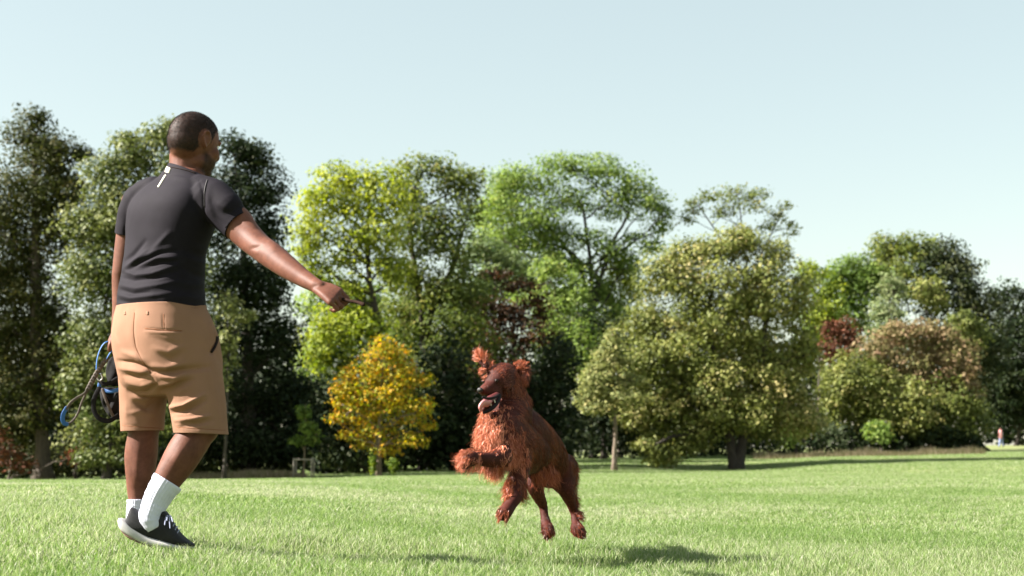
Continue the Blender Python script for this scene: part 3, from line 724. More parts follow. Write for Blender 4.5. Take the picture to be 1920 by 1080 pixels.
# ---- staked sapling with its wooden guard
Ys = 54.0
post_mat = simple('weathered_post', (0.36, 0.32, 0.27), .85, .2, noise=6, var=.3)
x = (572 - 960) / F * Ys
g0 = empty('tree_guard', (x, Ys, gz(x, Ys))); tag(g0, 'pale wooden tree guard of posts and rails round a sapling', 'tree guard')
cs = [(556, -.3), (589, -.3), (556, .35), (589, .35)]
pp = []
for cx, dy in cs:
    X = (cx - 960) / F * Ys; zb = gz(X, Ys + dy)
    b = MB(); b.add(*tube_np([(X, Ys + dy, zb - .1), (X, Ys + dy, zb + .75)], [.032, .03], 8))
    link('post', b.mesh('post'), post_mat, g0); pp.append((X, Ys + dy, zb + .7))
for i, j in ((0, 1), (2, 3), (0, 2), (1, 3)):
    b = MB(); b.add(*tube_np([np.array(pp[i]) + (0, 0, .0), np.array(pp[j])], [.028, .028], 6)); link('rail', b.mesh('rail'), post_mat, g0)
tree('sapling', 'thin sapling with few leaves inside the wooden guard', 'sapling', Ys, 572,
     [(570, 775, 16, 16), (575, 800, 22, 14), (560, 825, 18, 12), (585, 820, 18, 16)], M['bright'], leaf=.10, lai=.55, cl=.3, trunk=[(572, 830), (573, 758)], tr=.035, seed=90, tint=.3, bark_mat=BARK_PALE)
# ------------------------------------------------------------------ body modelling helpers
def catmull(P, m):
    P = np.asarray(P, float); n = len(P)
    if n < 3:
        t = np.linspace(0, 1, m)[:, None]; return P[0] * (1 - t) + P[-1] * t
    Q = np.vstack([2 * P[0] - P[1], P, 2 * P[-1] - P[-2]])
    out = []
    s = np.linspace(0, n - 1, m)
    for v in s:
        i = min(int(v), n - 2); t = v - i
        p0, p1, p2, p3 = Q[i], Q[i + 1], Q[i + 2], Q[i + 3]
        out.append(.5 * ((2 * p1) + (-p0 + p2) * t + (2 * p0 - 5 * p1 + 4 * p2 - p3) * t * t + (-p0 + 3 * p1 - 3 * p2 + p3) * t ** 3))
    return np.array(out)

def limb(pts, rad, m=24, seg=20, side=None, flat=1.0, round_ends=True):
    """closed smooth tapered limb; flat scales the radius perpendicular to side"""
    P = catmull(pts, m)
    r = np.asarray(rad, float)
    r = np.interp(np.linspace(0, len(r) - 1, m), np.arange(len(r)), r)
    T = np.gradient(P, axis=0); T /= np.linalg.norm(T, axis=1, keepdims=True) + 1e-9
    u = np.array(side if side is not None else ([0, 0, 1.] if abs(T[0, 2]) < .9 else [1., 0, 0]), float)
    Vs = []
    rings = []
    for i in range(m):
        u = u - T[i] * (u @ T[i]); u /= np.linalg.norm(u) + 1e-9
        rings.append((P[i], T[i], u.copy(), r[i]))
    full = []
    if round_ends:
        p, t, uu, rr = rings[0]
        for a in (80, 55, 30): full.append((p - t * rr * math.sin(math.radians(a)) * .9, t, uu, rr * math.cos(math.radians(a))))
    full += rings
    if round_ends:
        p, t, uu, rr = rings[-1]
        for a in (30, 55, 80): full.append((p + t * rr * math.sin(math.radians(a)) * .9, t, uu, rr * math.cos(math.radians(a))))
    ang = np.linspace(0, 2 * np.pi, seg, endpoint=False)
    for p, t, uu, rr in full:
        w = np.cross(t, uu)
        Vs.append(p + rr * (np.cos(ang)[:, None] * uu + flat * np.sin(ang)[:, None] * w))
    return close_rings(np.array(Vs))

def close_rings(R):
    n, seg, _ = R.shape
    V = np.vstack([R.reshape(-1, 3), R[0].mean(0), R[-1].mean(0)])
    i, j = np.meshgrid(np.arange(n - 1), np.arange(seg), indexing='ij')
    q = np.stack([i * seg + j, i * seg + (j + 1) % seg, (i + 1) * seg + (j + 1) % seg, (i + 1) * seg + j], -1).reshape(-1, 4)
    k = np.arange(seg)
    t = np.vstack([np.stack([(k + 1) % seg, k, np.full(seg, n * seg)], -1), np.stack([(n - 1) * seg + k, (n - 1) * seg + (k + 1) % seg, np.full(seg, n * seg + 1)], -1)])
    return V, q, t

def ell(c, axes, rad, nu=24, nv=16):
    """ellipsoid with axes (3 unit vectors) and radii"""
    A_ = np.array(axes, float); th = np.linspace(.12, math.pi - .12, nv); ph = np.linspace(0, 2 * np.pi, nu, endpoint=False)
    R = []
    for t in th:
        d = np.stack([np.sin(t) * np.cos(ph), np.sin(t) * np.sin(ph), np.full(nu, np.cos(t))], -1) * np.array(rad)
        R.append(np.array(c) + d @ A_)
    return close_rings(np.array(R))

def remesh(mb, name, voxel, smooth_iter=6):
    me0 = mb.mesh(name + '_raw')
    o = bpy.data.objects.new(name + '_raw', me0); COL.objects.link(o)
    md = o.modifiers.new('r', 'REMESH'); md.mode = 'VOXEL'; md.voxel_size = voxel; md.use_smooth_shade = True
    if smooth_iter:
        sm = o.modifiers.new('s', 'SMOOTH'); sm.factor = .5; sm.iterations = smooth_iter
    dg = bpy.context.evaluated_depsgraph_get(); dg.update()
    me = bpy.data.meshes.new_from_object(o.evaluated_get(dg))
    bpy.data.objects.remove(o); bpy.data.meshes.remove(me0)
    me.name = name
    me.materials.clear()
    return me

def get_co(me):
    a = np.empty(len(me.vertices) * 3, np.float32); me.vertices.foreach_get('co', a); return a.reshape(-1, 3).astype(float)
def get_no(me):
    a = np.empty(len(me.vertices) * 3, np.float32); me.vertices.foreach_get('normal', a); return a.reshape(-1, 3).astype(float)
def set_co(me, P):
    me.vertices.foreach_set('co', np.ascontiguousarray(P, np.float32).ravel()); me.update()
def get_edges(me):
    a = np.empty(len(me.edges) * 2, np.int32); me.edges.foreach_get('vertices', a); return a.reshape(-1, 2)

def cut(me, planes):
    """planes: (point, normal): removes the side the normal points to, leaving an open hem"""
    bm = bmesh.new(); bm.from_mesh(me)
    for p, n, *rng_ in planes:
        geom = bm.verts[:] + bm.edges[:] + bm.faces[:]
        if rng_:
            c, rad = rng_[0]
            sel = {f for f in bm.faces if (f.calc_center_median() - Vector(c)).length < rad}
            vs = {v for f in sel for v in f.verts}; es = {e for f in sel for e in f.edges}
            geom = list(vs) + list(es) + list(sel)
        r = bmesh.ops.bisect_plane(bm, geom=geom, plane_co=p, plane_no=n, clear_outer=not rng_, clear_inner=False)
        if rng_:
            n_ = Vector(n).normalized()
            kill = [f for f in bm.faces if (f.calc_center_median() - Vector(p)).dot(n_) > 1e-5 and (f.calc_center_median() - Vector(c)).length < rad]
            bmesh.ops.delete(bm, geom=kill, context='FACES')
    bm.to_mesh(me); bm.free(); me.update()

def solidify(me, name, t, offset=-1):
    o = bpy.data.objects.new('tmp', me); COL.objects.link(o)
    md = o.modifiers.new('s', 'SOLIDIFY'); md.thickness = t; md.offset = offset
    dg = bpy.context.evaluated_depsgraph_get(); dg.update()
    m2 = bpy.data.meshes.new_from_object(o.evaluated_get(dg))
    bpy.data.objects.remove(o); m2.name = name; return m2

def seg_dist(px, py, a, b):
    ax, ay = a; bx, by = b
    dx, dy = bx - ax, by - ay
    L2 = dx * dx + dy * dy
    t = np.clip(((px - ax) * dx + (py - ay) * dy) / L2, 0, 1)
    return np.hypot(px - ax - t * dx, py - ay - t * dy), t

def creases(me, folds, facing=True):
    """folds: list of (points, height in m, width in photo px): ridges (+) and grooves (-) sewn along lines"""
    P = get_co(me); N = get_no(me)
    px, py = pix(P)
    view = P - np.array([0, 0, CAM_H]); view /= np.linalg.norm(view, axis=1, keepdims=True)
    f = np.clip(-(N * view).sum(1) * 2.5, 0, 1)
    d = np.zeros(len(P))
    for pts, h, w in folds:
        best = np.zeros(len(P))
        nseg = len(pts) - 1
        for k in range(nseg):
            dist, t = seg_dist(px, py, pts[k], pts[k + 1])
            s = (k + t) / nseg
            amp = np.sin(np.pi * np.clip(s * .86 + .07, 0, 1)) ** .7
            e = np.exp(-(dist / w) ** 2) * amp
            best = np.maximum(best, e)
        d += h * best
    set_co(me, P + N * (d * f)[:, None])

def surf_tree(me):
    bm = bmesh.new(); bm.from_mesh(me); t = BVHTree.FromBMesh(bm); bm.free(); return t
def on_surf(tree_, px, py, lift=.001):
    d = (W(px, py, 5) - Vector((0, 0, CAM_H))).normalized()
    h = tree_.ray_cast(Vector((0, 0, CAM_H)), d)
    if h[0] is None: return None, None
    n = h[1]
    if n.dot(d) > 0: n = -n
    return np.array(h[0] + n * lift), np.array(n)

def strip_on(tree_, pts, width_px, name, mat, parent, lift=.0012, thick=.0012, n=14):
    """thin raised strip lying on a surface along a line"""
    P = catmull(np.array(pts, float), n)
    T = np.gradient(P, axis=0); T /= np.linalg.norm(T, axis=1, keepdims=True); Nn = np.stack([-T[:, 1], T[:, 0]], -1)
    rows = []
    for k in range(n):
        a, na = on_surf(tree_, *(P[k] + Nn[k] * width_px / 2), lift); b, nb = on_surf(tree_, *(P[k] - Nn[k] * width_px / 2), lift)
        if a is None or b is None: continue
        rows.append([a + na * thick, b + nb * thick, b - nb * lift * 1.5, a - na * lift * 1.5])
    if len(rows) < 2: return None
    V, q, t = close_rings(np.array(rows))
    b = MB(); b.add(V, q, t)
    return link(name, b.mesh(name), mat, parent, smooth=False)

# ------------------------------------------------------------------ the man
skin, nt, pb, out = new_mat('skin_brown')
tc = nt.nodes.new('ShaderNodeTexCoord')
ns = nt.nodes.new('ShaderNodeTexNoise'); ns.inputs['Scale'].default_value = 16; ns.inputs['Detail'].default_value = 9; ns.inputs['Roughness'].default_value = .7
nt.links.new(tc.outputs['Object'], ns.inputs['Vector'])
rp = ramp(nt, [(.3, (0.068, 0.025, 0.016)), (.7, (0.135, 0.054, 0.035))])
nt.links.new(ns.outputs['Fac'], rp.inputs['Fac'])
sa_ = nt.nodes.new('ShaderNodeAttribute'); sa_.attribute_name = 'stubble'
smx = nt.nodes.new('ShaderNodeMix'); smx.data_type = 'RGBA'; smx.inputs['B'].default_value = (0.009, 0.006, 0.005, 1)
sn_ = nt.nodes.new('ShaderNodeTexNoise'); sn_.inputs['Scale'].default_value = 240; sn_.inputs['Detail'].default_value = 4
nt.links.new(tc.outputs['Object'], sn_.inputs['Vector'])
sr_ = ramp(nt, [(.38, (1, 1, 1)), (.66, (.72, .72, .72))]); nt.links.new(sn_.outputs['Fac'], sr_.inputs['Fac'])
sm_ = nt.nodes.new('ShaderNodeMath'); sm_.operation = 'MULTIPLY'
nt.links.new(sa_.outputs['Fac'], sm_.inputs[0]); nt.links.new(sr_.outputs['Color'], sm_.inputs[1])
nt.links.new(sm_.outputs[0], smx.inputs['Factor']); nt.links.new(rp.outputs['Color'], smx.inputs['A'])
nt.links.new(smx.outputs['Result'], pb.inputs['Base Color'])
pb.inputs['Roughness'].default_value = .58; pb.inputs['Specular IOR Level'].default_value = .17
pb.inputs['Subsurface Weight'].default_value = .12; pb.inputs['Subsurface Radius'].default_value = (.02, .008, .004); pb.inputs['Subsurface Scale'].default_value = .3
nb = nt.nodes.new('ShaderNodeTexNoise'); nb.inputs['Scale'].default_value = 260; nb.inputs['Detail'].default_value = 2
nt.links.new(tc.outputs['Object'], nb.inputs['Vector'])
bp = nt.nodes.new('ShaderNodeBump'); bp.inputs['Strength'].default_value = .35; bp.inputs['Distance'].default_value = .0012
nt.links.new(nb.outputs['Fac'], bp.inputs['Height']); nt.links.new(bp.outputs['Normal'], pb.inputs['Normal'])

shirt_mat = simple('charcoal_jersey', (0.0118, 0.0092, 0.0152), .8, .12, noise=30, var=.12, bump=.25, bscale=900)
band_mat = simple('grey_reflective_band', (0.06, 0.055, 0.06), .7, .2)
short_mat = simple('tan_cotton', (0.32, 0.172, 0.110), .85, .15, noise=7, var=.08, bump=.3, bscale=1100)
seam_mat = simple('tan_stitching', (0.26, 0.11, 0.055), .9, .1)
dark_cloth = simple('pocket_lining', (0.03, 0.02, 0.018), .9, .1)
logo_mat = simple('cream_reflective_print', (0.72, 0.68, 0.56), .4, .6)
hair_mat = simple('black_hair', (0.012, 0.0095, 0.009), .7, .15, noise=60, var=.4, bump=1.0, bscale=420)
sock_mat = simple('white_cotton', (0.78, 0.79, 0.94), .9, .1, noise=20, var=.05, bump=.4, bscale=700)
shoe_mat = simple('black_knit', (0.018, 0.018, 0.021), .7, .3, noise=50, var=.3, bump=.6, bscale=800)
sole_mat = simple('white_rubber_sole', (0.62, 0.60, 0.60), .55, .4, noise=12, var=.12)
tread_mat = simple('worn_brown_tread', (0.20, 0.13, 0.09), .8, .2, noise=25, var=.4)
lace_mat = simple('pale_blue_lace', (0.42, 0.45, 0.62), .8, .2)
eye_mat = simple('eye_white', (0.75, 0.72, 0.68), .2, .6)

YM = 5.7
Fd = np.array([.6, .8, 0]); Rd = np.array([.8, -.6, 0]); Ud = np.array([0, 0, 1.])
MPX = YM / F

def w_(px, py, Y): return np.array(W(px, py, Y))

def torso_rings(levels, Yc=YM, seg=110, grow=0.0):
    """levels: (py, xl, xr, depth ratio, forward shift in m)"""
    rings = []
    L = np.array(levels, float)
    m = 80
    s = np.linspace(0, len(L) - 1, m)
    Li = catmull(L, m)
    ang = np.linspace(0, 2 * np.pi, seg, endpoint=False)
    for py, xl, xr, k, sh in Li:
        hw = (xr - xl) / 2 * MPX + grow
        a = hw / math.sqrt(.64 + .36 * k * k)
        c = w_((xl + xr) / 2, py, Yc) + Fd * sh - np.array([.6, .8, 0]) * 0
        ca, sa = np.cos(ang), np.sin(ang)
        ex = .86
        x = np.sign(ca) * np.abs(ca) ** ex * a; y = np.sign(sa) * np.abs(sa) ** ex * a * k
        rings.append(c + x[:, None] * Rd + y[:, None] * Fd)
    return close_rings(np.array(rings))

man_base = W(300, 1024, YM)
man_xy = (float(man_base.x), YM)
man = empty('person', (man_xy[0], man_xy[1], gz(*man_xy)))
tag(man, 'man in charcoal t-shirt and tan shorts seen from behind, stretching out his right arm', 'person')

# --- skin body
body = MB()
TORSO = [(600, 226, 380, .75, 0), (560, 228, 378, .74, 0), (520, 236, 380, .72, 0), (480, 240, 384, .68, 0), (440, 242, 398, .66, 0), (400, 245, 402, .64, .0), (370, 256, 402, .6, .0), (350, 274, 394, .56, .005), (335, 296, 384, .6, .01), (320, 314, 378, .8, .015)]
body.add(*torso_rings(TORSO))
PELV = [(600, 226, 382, .78, 0), (640, 222, 396, .8, 0), (680, 224, 402, .78, 0), (715, 232, 396, .7, 0), (735, 260, 380, .6, 0)]
body.add(*torso_rings(PELV[::-1]))
# neck
body.add(*limb([w_(342, 345, 5.70), w_(348, 318, 5.71), w_(350, 280, 5.72)], [.072, .0665, .070], flat=.95))
# head: local frame, looking right-away and slightly down
ph = math.radians(45)
fh = np.array([math.sin(ph), math.cos(ph), 0]); rh = np.array([math.cos(ph), -math.sin(ph), 0])
tilt = math.radians(9)
f2 = fh * math.cos(tilt) - Ud * math.sin(tilt); u2 = fh * math.sin(tilt) + Ud * math.cos(tilt)
HC = w_(364, 264, 5.71)
HSC = 1.05
def hl(f, r, u): return HC + (f2 * f + rh * r + u2 * u) * HSC
AX = (f2 * HSC, rh * HSC, u2 * HSC)
body.add(*ell(hl(-.004, 0, .012), AX, (.104, .081, .100)))
body.add(*ell(hl(-.022, 0, -.01), AX, (.085, .078, .085)))
body.add(*ell(hl(.045, 0, -.055), AX, (.056, .062, .078)))       # face block
body.add(*ell(hl(.055, 0, -.112), AX, (.038, .040, .028)))       # chin
body.add(*ell(hl(.02, 0, -.085), AX, (.055, .064, .045)))        # jaw
body.add(*ell(hl(.089, 0, .012), AX, (.016, .05, .014)))         # brow
body.add(*limb([hl(.094, 0, .0), hl(.112, 0, -.032), hl(.108, 0, -.044)], [.009, .013, .012], m=10, seg=12))   # nose
body.add(*ell(hl(.098, .012, -.045), AX, (.009, .008, .007))); body.add(*ell(hl(.098, -.012, -.045), AX, (.009, .008, .007)))
body.add(*ell(hl(.095, 0, -.072), AX, (.010, .025, .006))); body.add(*ell(hl(.093, 0, -.082), AX, (.010, .022, .006)))
for s in (1, -1):
    body.add(*ell(hl(.066, s * .042, -.038), AX, (.026, .024, .028)))   # cheek
    # ear: rim and lobe
    e0 = hl(-.004, s * .083, .0)
    rim = [hl(.014, s * .079, -.022), hl(.018, s * .083, .006), hl(.006, s * .089, .024), hl(-.012, s * .092, .018), hl(-.016, s * .091, -.004), hl(-.004, s * .086, -.026), hl(.008, s * .081, -.036)]
    body.add(*limb(rim, [.005, .0055, .006, .006, .0055, .006, .007], m=26, seg=10))
    body.add(*ell(hl(.002, s * .079, -.004), AX, (.016, .008, .024)))
# arms
def arm(pts, rad, **k): body.add(*limb([w_(*p) for p in pts], rad, m=40, seg=24, **k))
arm([(398, 378, 5.60), (432, 412, 5.57), (462, 440, 5.54), (487, 463, 5.48), (512, 481, 5.425), (540, 502, 5.365), (568, 521, 5.31), (588, 533, 5.265), (600, 540, 5.245)],
    [.065, .061, .058, .051, .051, .0445, .0345, .028, .027])
body.add(*ell(w_(482, 474, 5.45), (Rd, Fd, Ud), (.022, .02, .022)))        # elbow
body.add(*limb([w_(420, 385, 5.57), w_(450, 410, 5.55), w_(478, 442, 5.50)], [.04, .046, .03], m=14))
arm([(256, 378, 5.81), (243, 440, 5.84), (233, 500, 5.85), (230, 525, 5.86), (231, 565, 5.87), (226, 600, 5.87), (221, 625, 5.87)],
    [.062, .055, .047, .044, .045, .036, .029])
# right hand
def hand(wrist, knuck0, knuck1, outd, backn, tip_curl, palm_r=.015):
    """wrist, first and last knuckle world points; outd: direction the fingers leave; backn: normal of the hand's back"""
    wrist, k0, k1 = map(np.array, (wrist, knuck0, knuck1))
    outd = outd / np.linalg.norm(outd); backn = backn / np.linalg.norm(backn)
    across = (k1 - k0)
    for i in range(5):
        t = i / 4
        k = k0 + across * t
        ww = wrist + across * (t - .5) * .5
        body.add(*limb([ww - (k - ww) * .1, (ww + k) / 2 + backn * .003, k], [.0155, palm_r + .001, .0135], m=12, seg=12))
    names = [.92, 1.0, .95, .78]
    tips = []
    for i in range(4):
        t = i / 3
        k = k0 + across * t
        L = names[i]
        a = tip_curl
        d1 = outd * math.cos(a[0]) - backn * math.sin(a[0]); d2 = outd * math.cos(a[0] + a[1]) - backn * math.sin(a[0] + a[1]); d3 = outd * math.cos(a[0] + a[1] + a[2]) - backn * math.sin(a[0] + a[1] + a[2])
        p1 = k + d1 * .044 * L; p2 = p1 + d2 * .027 * L; p3 = p2 + d3 * .019 * L
        r = .0092 if i < 3 else .0082
        body.add(*limb([k - outd * .01, k, (k + p1) / 2, p1, (p1 + p2) / 2, p2, p3], [r * 1.15, r * 1.22, r, r * 1.1, r * .92, r * .95, r * .78], m=26, seg=10))
        body.add(*ell(k + backn * .003, (outd, across / np.linalg.norm(across), backn), (.011, .0095, .009)))
        tips.append((p1, p2, p3))
    return tips
wr = w_(600, 540, 5.245); k0 = w_(638, 546, 5.235); k1 = w_(620, 567, 5.175)
outd = np.array([.86, -.12, -.34]); bn = np.array([-.1, -.66, .74])
bn = bn - outd * (bn @ outd) / (outd @ outd)
tips = hand(wr, k0, k1, outd, bn, (math.radians(34), math.radians(92), math.radians(66)))
# thumb leaves the side of the palm on the far side and closes on the stick
stick_a = w_(650, 563, 5.865); stick_b = w_(682, 570.5, 5.90)
body.add(*limb([w_(609, 548, 5.25), w_(624, 556, 5.255), w_(640, 562, 5.235), w_(654, 565, 5.215)], [.015, .0145, .011, .009], m=16, seg=12))
# left hand holding leash and harness beside the hip (mostly behind the shorts)
lw = w_(221, 625, 5.87)
lt = hand(lw, w_(206, 648, 5.85), w_(222, 655, 5.91), np.array([-.05, .0, -1.0]), np.array([-.9, .5, 0.0]), (math.radians(45), math.radians(70), math.radians(50)))
body.add(*limb([w_(216, 634, 5.86), w_(208, 645, 5.83), w_(205, 657, 5.835)], [.014, .012, .009], m=12, seg=10))
# legs
def legp(pts, rad, **k): body.add(*limb([w_(*p) for p in pts], rad, m=44, seg=26, **k))
legp([(268, 660, 5.76), (270, 740, 5.78), (270, 795, 5.79), (268.5, 815, 5.79), (266, 838, 5.795), (264, 860, 5.80), (262.5, 889, 5.80), (259, 915, 5.80), (257, 938, 5.79), (256, 965, 5.785), (255, 985, 5.78)],
     [.095, .085, .066, .061, .0655, .0655, .058, .046, .034, .034, .036])
legp([(350, 660, 5.64), (372, 740, 5.62), (381, 790, 5.61), (368, 814, 5.60), (349, 843, 5.58), (334, 868, 5.57), (318, 893, 5.56), (303, 920, 5.55), (292, 943, 5.545), (285, 960, 5.54), (280, 975, 5.54)],
     [.1, .092, .073, .068, .0705, .067, .058, .047, .039, .038, .038])
# feet inside the shoes
body.add(*limb([w_(272, 970, 5.54), w_(300, 995, 5.545), w_(335, 1014, 5.55)], [.036, .034, .024], m=16))
body.add(*limb([w_(252, 1000, 5.78), w_(280, 1006, 5.80), w_(310, 1012, 5.83)], [.034, .034, .024], m=16))
bme = remesh(body, 'body', .0046, 5)
link('body', bme, skin, man)
# muscle hints on the calf and elbow creases
creases(bme, [([(470, 466), (480, 464), (490, 460)], -.004, 3.5), ([(476, 474), (485, 474)], .002, 5), ([(500, 452), (520, 466)], .004, 8),
              ([(262, 835), (258, 880), (262, 905)], .006, 9), ([(281, 825), (279, 860)], -.004, 6), ([(345, 838), (325, 872)], .006, 10),
              ([(585, 540), (597, 534)], -.003, 4)])

# --- close cropped hair and stubble: colour of the scalp plus real short strands
P = get_co(bme); N = get_no(bme)
L = (P - HC) / HSC
hf_, hr_, hu_ = L @ f2, L @ rh, L @ u2
near_head = (np.linalg.norm(L, axis=1) < .19) & (hu_ > -.16)
earm = (np.abs(hr_) > .070) & (((hf_ - .0) / .030) ** 2 + ((hu_ + .004) / .040) ** 2 < 1)
line = np.interp(hf_, [-.12, -.05, -.03, -.02, .01, .03, .045, .07, .12], [-.060, -.068, -.065, -.045, -.03, -.02, .03, .055, .06])
hair_d = np.clip((hu_ - line) / .012 + .3, 0, 1) * near_head * ~earm
bl = np.interp(hf_, [0, .03, .06, .2], [-.030, -.042, -.058, -.06])
beard_d = np.clip((bl - hu_) / .014, 0, 1) * np.clip((hf_ - .008) / .02, 0, 1) * np.clip((hu_ + .142) / .02, 0, 1) * near_head * ~((hf_ > .086) & (hu_ > -.088)) * ~earm
attr(bme, 'stubble', np.clip(hair_d * .93 + beard_d * .75, 0, .95))
def cropped(name, dens, n, L_, w_h, seed):
    g = np.random.default_rng(seed)
    ids = np.flatnonzero(dens > .02)
    pick = g.choice(ids, n, p=dens[ids] / dens[ids].sum())
    root = P[pick] + g.normal(size=(n, 3)) * .0018
    d = N[pick] * .7 + g.normal(size=(n, 3)) * .45 + f2 * .35 - Ud * .2
    d /= np.linalg.norm(d, axis=1, keepdims=True)
    sd = np.cross(d, g.normal(size=(n, 3))); sd /= np.linalg.norm(sd, axis=1, keepdims=True)
    l = (L_ * g.uniform(.5, 1.2, n) * (.35 + .65 * dens[pick]))[:, None]
    V = np.stack([root - N[pick] * .001 - sd * w_h, root - N[pick] * .001 + sd * w_h, root + d * l], 1).reshape(-1, 3)
    me = mesh_np(name, V, np.arange(n * 3).reshape(n, 3))
    o = link(name, me, hair_mat, man, smooth=False); o['kind'] = 'stuff'
cropped('hair', hair_d, 30000, .0038, .0005, 3)
cropped('beard', beard_d, 4000, .0035, .0004, 4)
for s in (1, -1):
    b = MB(); b.add(*ell(hl(.079, s * .031, -.004), AX, (.013, .013, .012), 16, 10)); link('eye', b.mesh('eye'), eye_mat, man)
    b = MB(); b.add(*ell(hl(.0885, s * .031, -.006), AX, (.004, .006, .006), 12, 8)); link('iris', b.mesh('iris'), hair_mat, man)
    b = MB(); b.add(*limb([hl(.092, s * .016, .02), hl(.093, s * .032, .025), hl(.082, s * .052, .018)], [.003, .004, .002], m=8, seg=8)); link('eyebrow', b.mesh('eyebrow'), hair_mat, man)

# --- t-shirt
sh = MB()
SH = [(606, 221, 386, .77, 0), (590, 219, 387, .77, 0), (575, 219, 386, .76, 0), (545, 221, 384, .75, 0), (510, 227, 385.5, .72, 0), (475, 231, 389, .69, 0), (445, 233, 400, .67, 0), (415, 233, 410, .66, .0),
      (390, 236, 410, .64, .0), (368, 246, 407, .6, .003), (350, 262, 400, .57, .006), (336, 282, 392, .58, .01), (324, 297, 387, .74, .012), (312, 309, 383, .92, .014), (302, 311, 382, .98, .016)]
sh.add(*torso_rings(SH))
sh.add(*limb([w_(388, 368, 5.60), w_(418, 395, 5.58), w_(445, 421, 5.555), w_(458, 433, 5.545)], [.076, .073, .0665, .066], m=30, seg=28, flat=1.0))
sh.add(*limb([w_(372, 352, 5.62), w_(405, 366, 5.58), w_(430, 388, 5.54)], [.055, .062, .055], m=20, seg=24))
sh.add(*limb([w_(262, 374, 5.80), w_(250, 405, 5.82), w_(244, 440, 5.835), w_(242, 455, 5.84)], [.068, .066, .0625, .062], m=30, seg=28))
sh.add(*limb([w_(290, 352, 5.76), w_(268, 366, 5.79), w_(255, 390, 5.81)], [.05, .058, .058], m=16, seg=22))
sme = remesh(sh, 'shirt', .0052, 11)
Ssd = (w_(447, 423, 5.55) - w_(418, 395, 5.58)); Ssd /= np.linalg.norm(Ssd)
Lsd = w_(244, 440, 5.835) - w_(250, 405, 5.82); Lsd /= np.linalg.norm(Lsd)
folds = [
    ([(232, 492), (250, 478), (272, 452)], -.006, 4), ([(236, 508), (262, 482), (276, 470)], .007, 4.5), ([(285, 470), (305, 450), (318, 436)], .004, 5),
    ([(230, 512), (258, 494), (300, 474), (335, 470)], -.007, 4), ([(232, 503), (262, 486), (300, 468)], .005, 4),
    ([(262, 498), (295, 484), (332, 483)], .007, 3.6), ([(270, 503), (300, 493), (332, 489)], -.006, 3.4), ([(228, 507), (255, 516), (285, 513), (330, 498)], .007, 4),
    ([(226, 520), (250, 526), (290, 521), (330, 510)], -.006, 4), ([(224, 535), (255, 541), (300, 534), (335, 527)], .005, 4), ([(222, 542), (250, 551), (280, 548)], -.005, 3.5),
    ([(221, 553), (245, 559), (275, 556), (330, 548)], .006, 4), ([(219, 562), (250, 570), (300, 566)], -.004, 4), ([(300, 560), (345, 556), (380, 562)], .004, 6),
    ([(340, 500), (365, 515), (384, 520)], -.005, 6), ([(345, 480), (370, 492), (388, 492)], .005, 7), ([(335, 530), (360, 535), (383, 532)], .004, 6), ([(350, 455), (375, 468), (392, 470)], .004, 8),
    ([(375, 340), (383, 365), (383, 400), (386, 425)], -.0035, 3), ([(391, 350), (392, 380), (400, 410)], .003, 6), ([(400, 400), (415, 418), (424, 430)], -.004, 6),
    ([(405, 380), (430, 392), (450, 396)], .003, 6), ([(315, 330), (345, 335), (375, 340)], .003, 5), ([(240, 400), (236, 430), (234, 460)], -.003, 4)]
creases(sme, [(p, h * 1.25, w) for p, h, w in folds])
P = get_co(sme); N = get_no(sme)
set_co(sme, P + N * (.0013 * basis_noise(P * np.array([1, 1, 2.2]), 22, 3))[:, None])
hem_n = Vector((Fd * 0 + np.array([-.035, 0, -1]))).normalized()
cut(sme, [(W(302, 584, YM), hem_n), (Vector(w_(447, 423, 5.55)), Vector(Ssd), (w_(458, 433, 5.54), .105)), (Vector(w_(243, 441, 5.835)), Vector(Lsd), (w_(242, 458, 5.84), .085)),
          (Vector(w_(346, 320, 5.71)), Vector((.38, .05, .91)).normalized())])
st_tree = surf_tree(sme)
sme = solidify(sme, 'shirt', .0035)
shirt = link('shirt', sme, shirt_mat, man)
strip_on(st_tree, [(317, 314), (315, 319), (313.5, 324)], 8.5, 'printed_tab', logo_mat, shirt)
wv = [(311 - k * .95 + (1.0 if k % 2 else -1.0), 328 + k * 1.55) for k in range(16)]
strip_on(st_tree, wv, 2.2, 'printed_wavy_line', logo_mat, shirt, n=46)
strip_on(st_tree, [(389, 337), (385, 350), (383, 368), (383.5, 388)], 1.6, 'shoulder_piping', band_mat, shirt, n=16)
strip_on(st_tree, [(318, 313), (335, 316), (352, 320), (366, 325)], 1.4, 'collar_seam', dark_cloth, shirt, n=16)
strip_on(st_tree, [(219, 569), (260, 574), (320, 577), (386, 578)], 1.2, 'hem_seam', dark_cloth, shirt, n=30)
strip_on(st_tree, [(424.5, 429), (433, 421.5), (443, 416), (448, 414.5)], 7, 'reflective_cuff', band_mat, shirt, n=14)

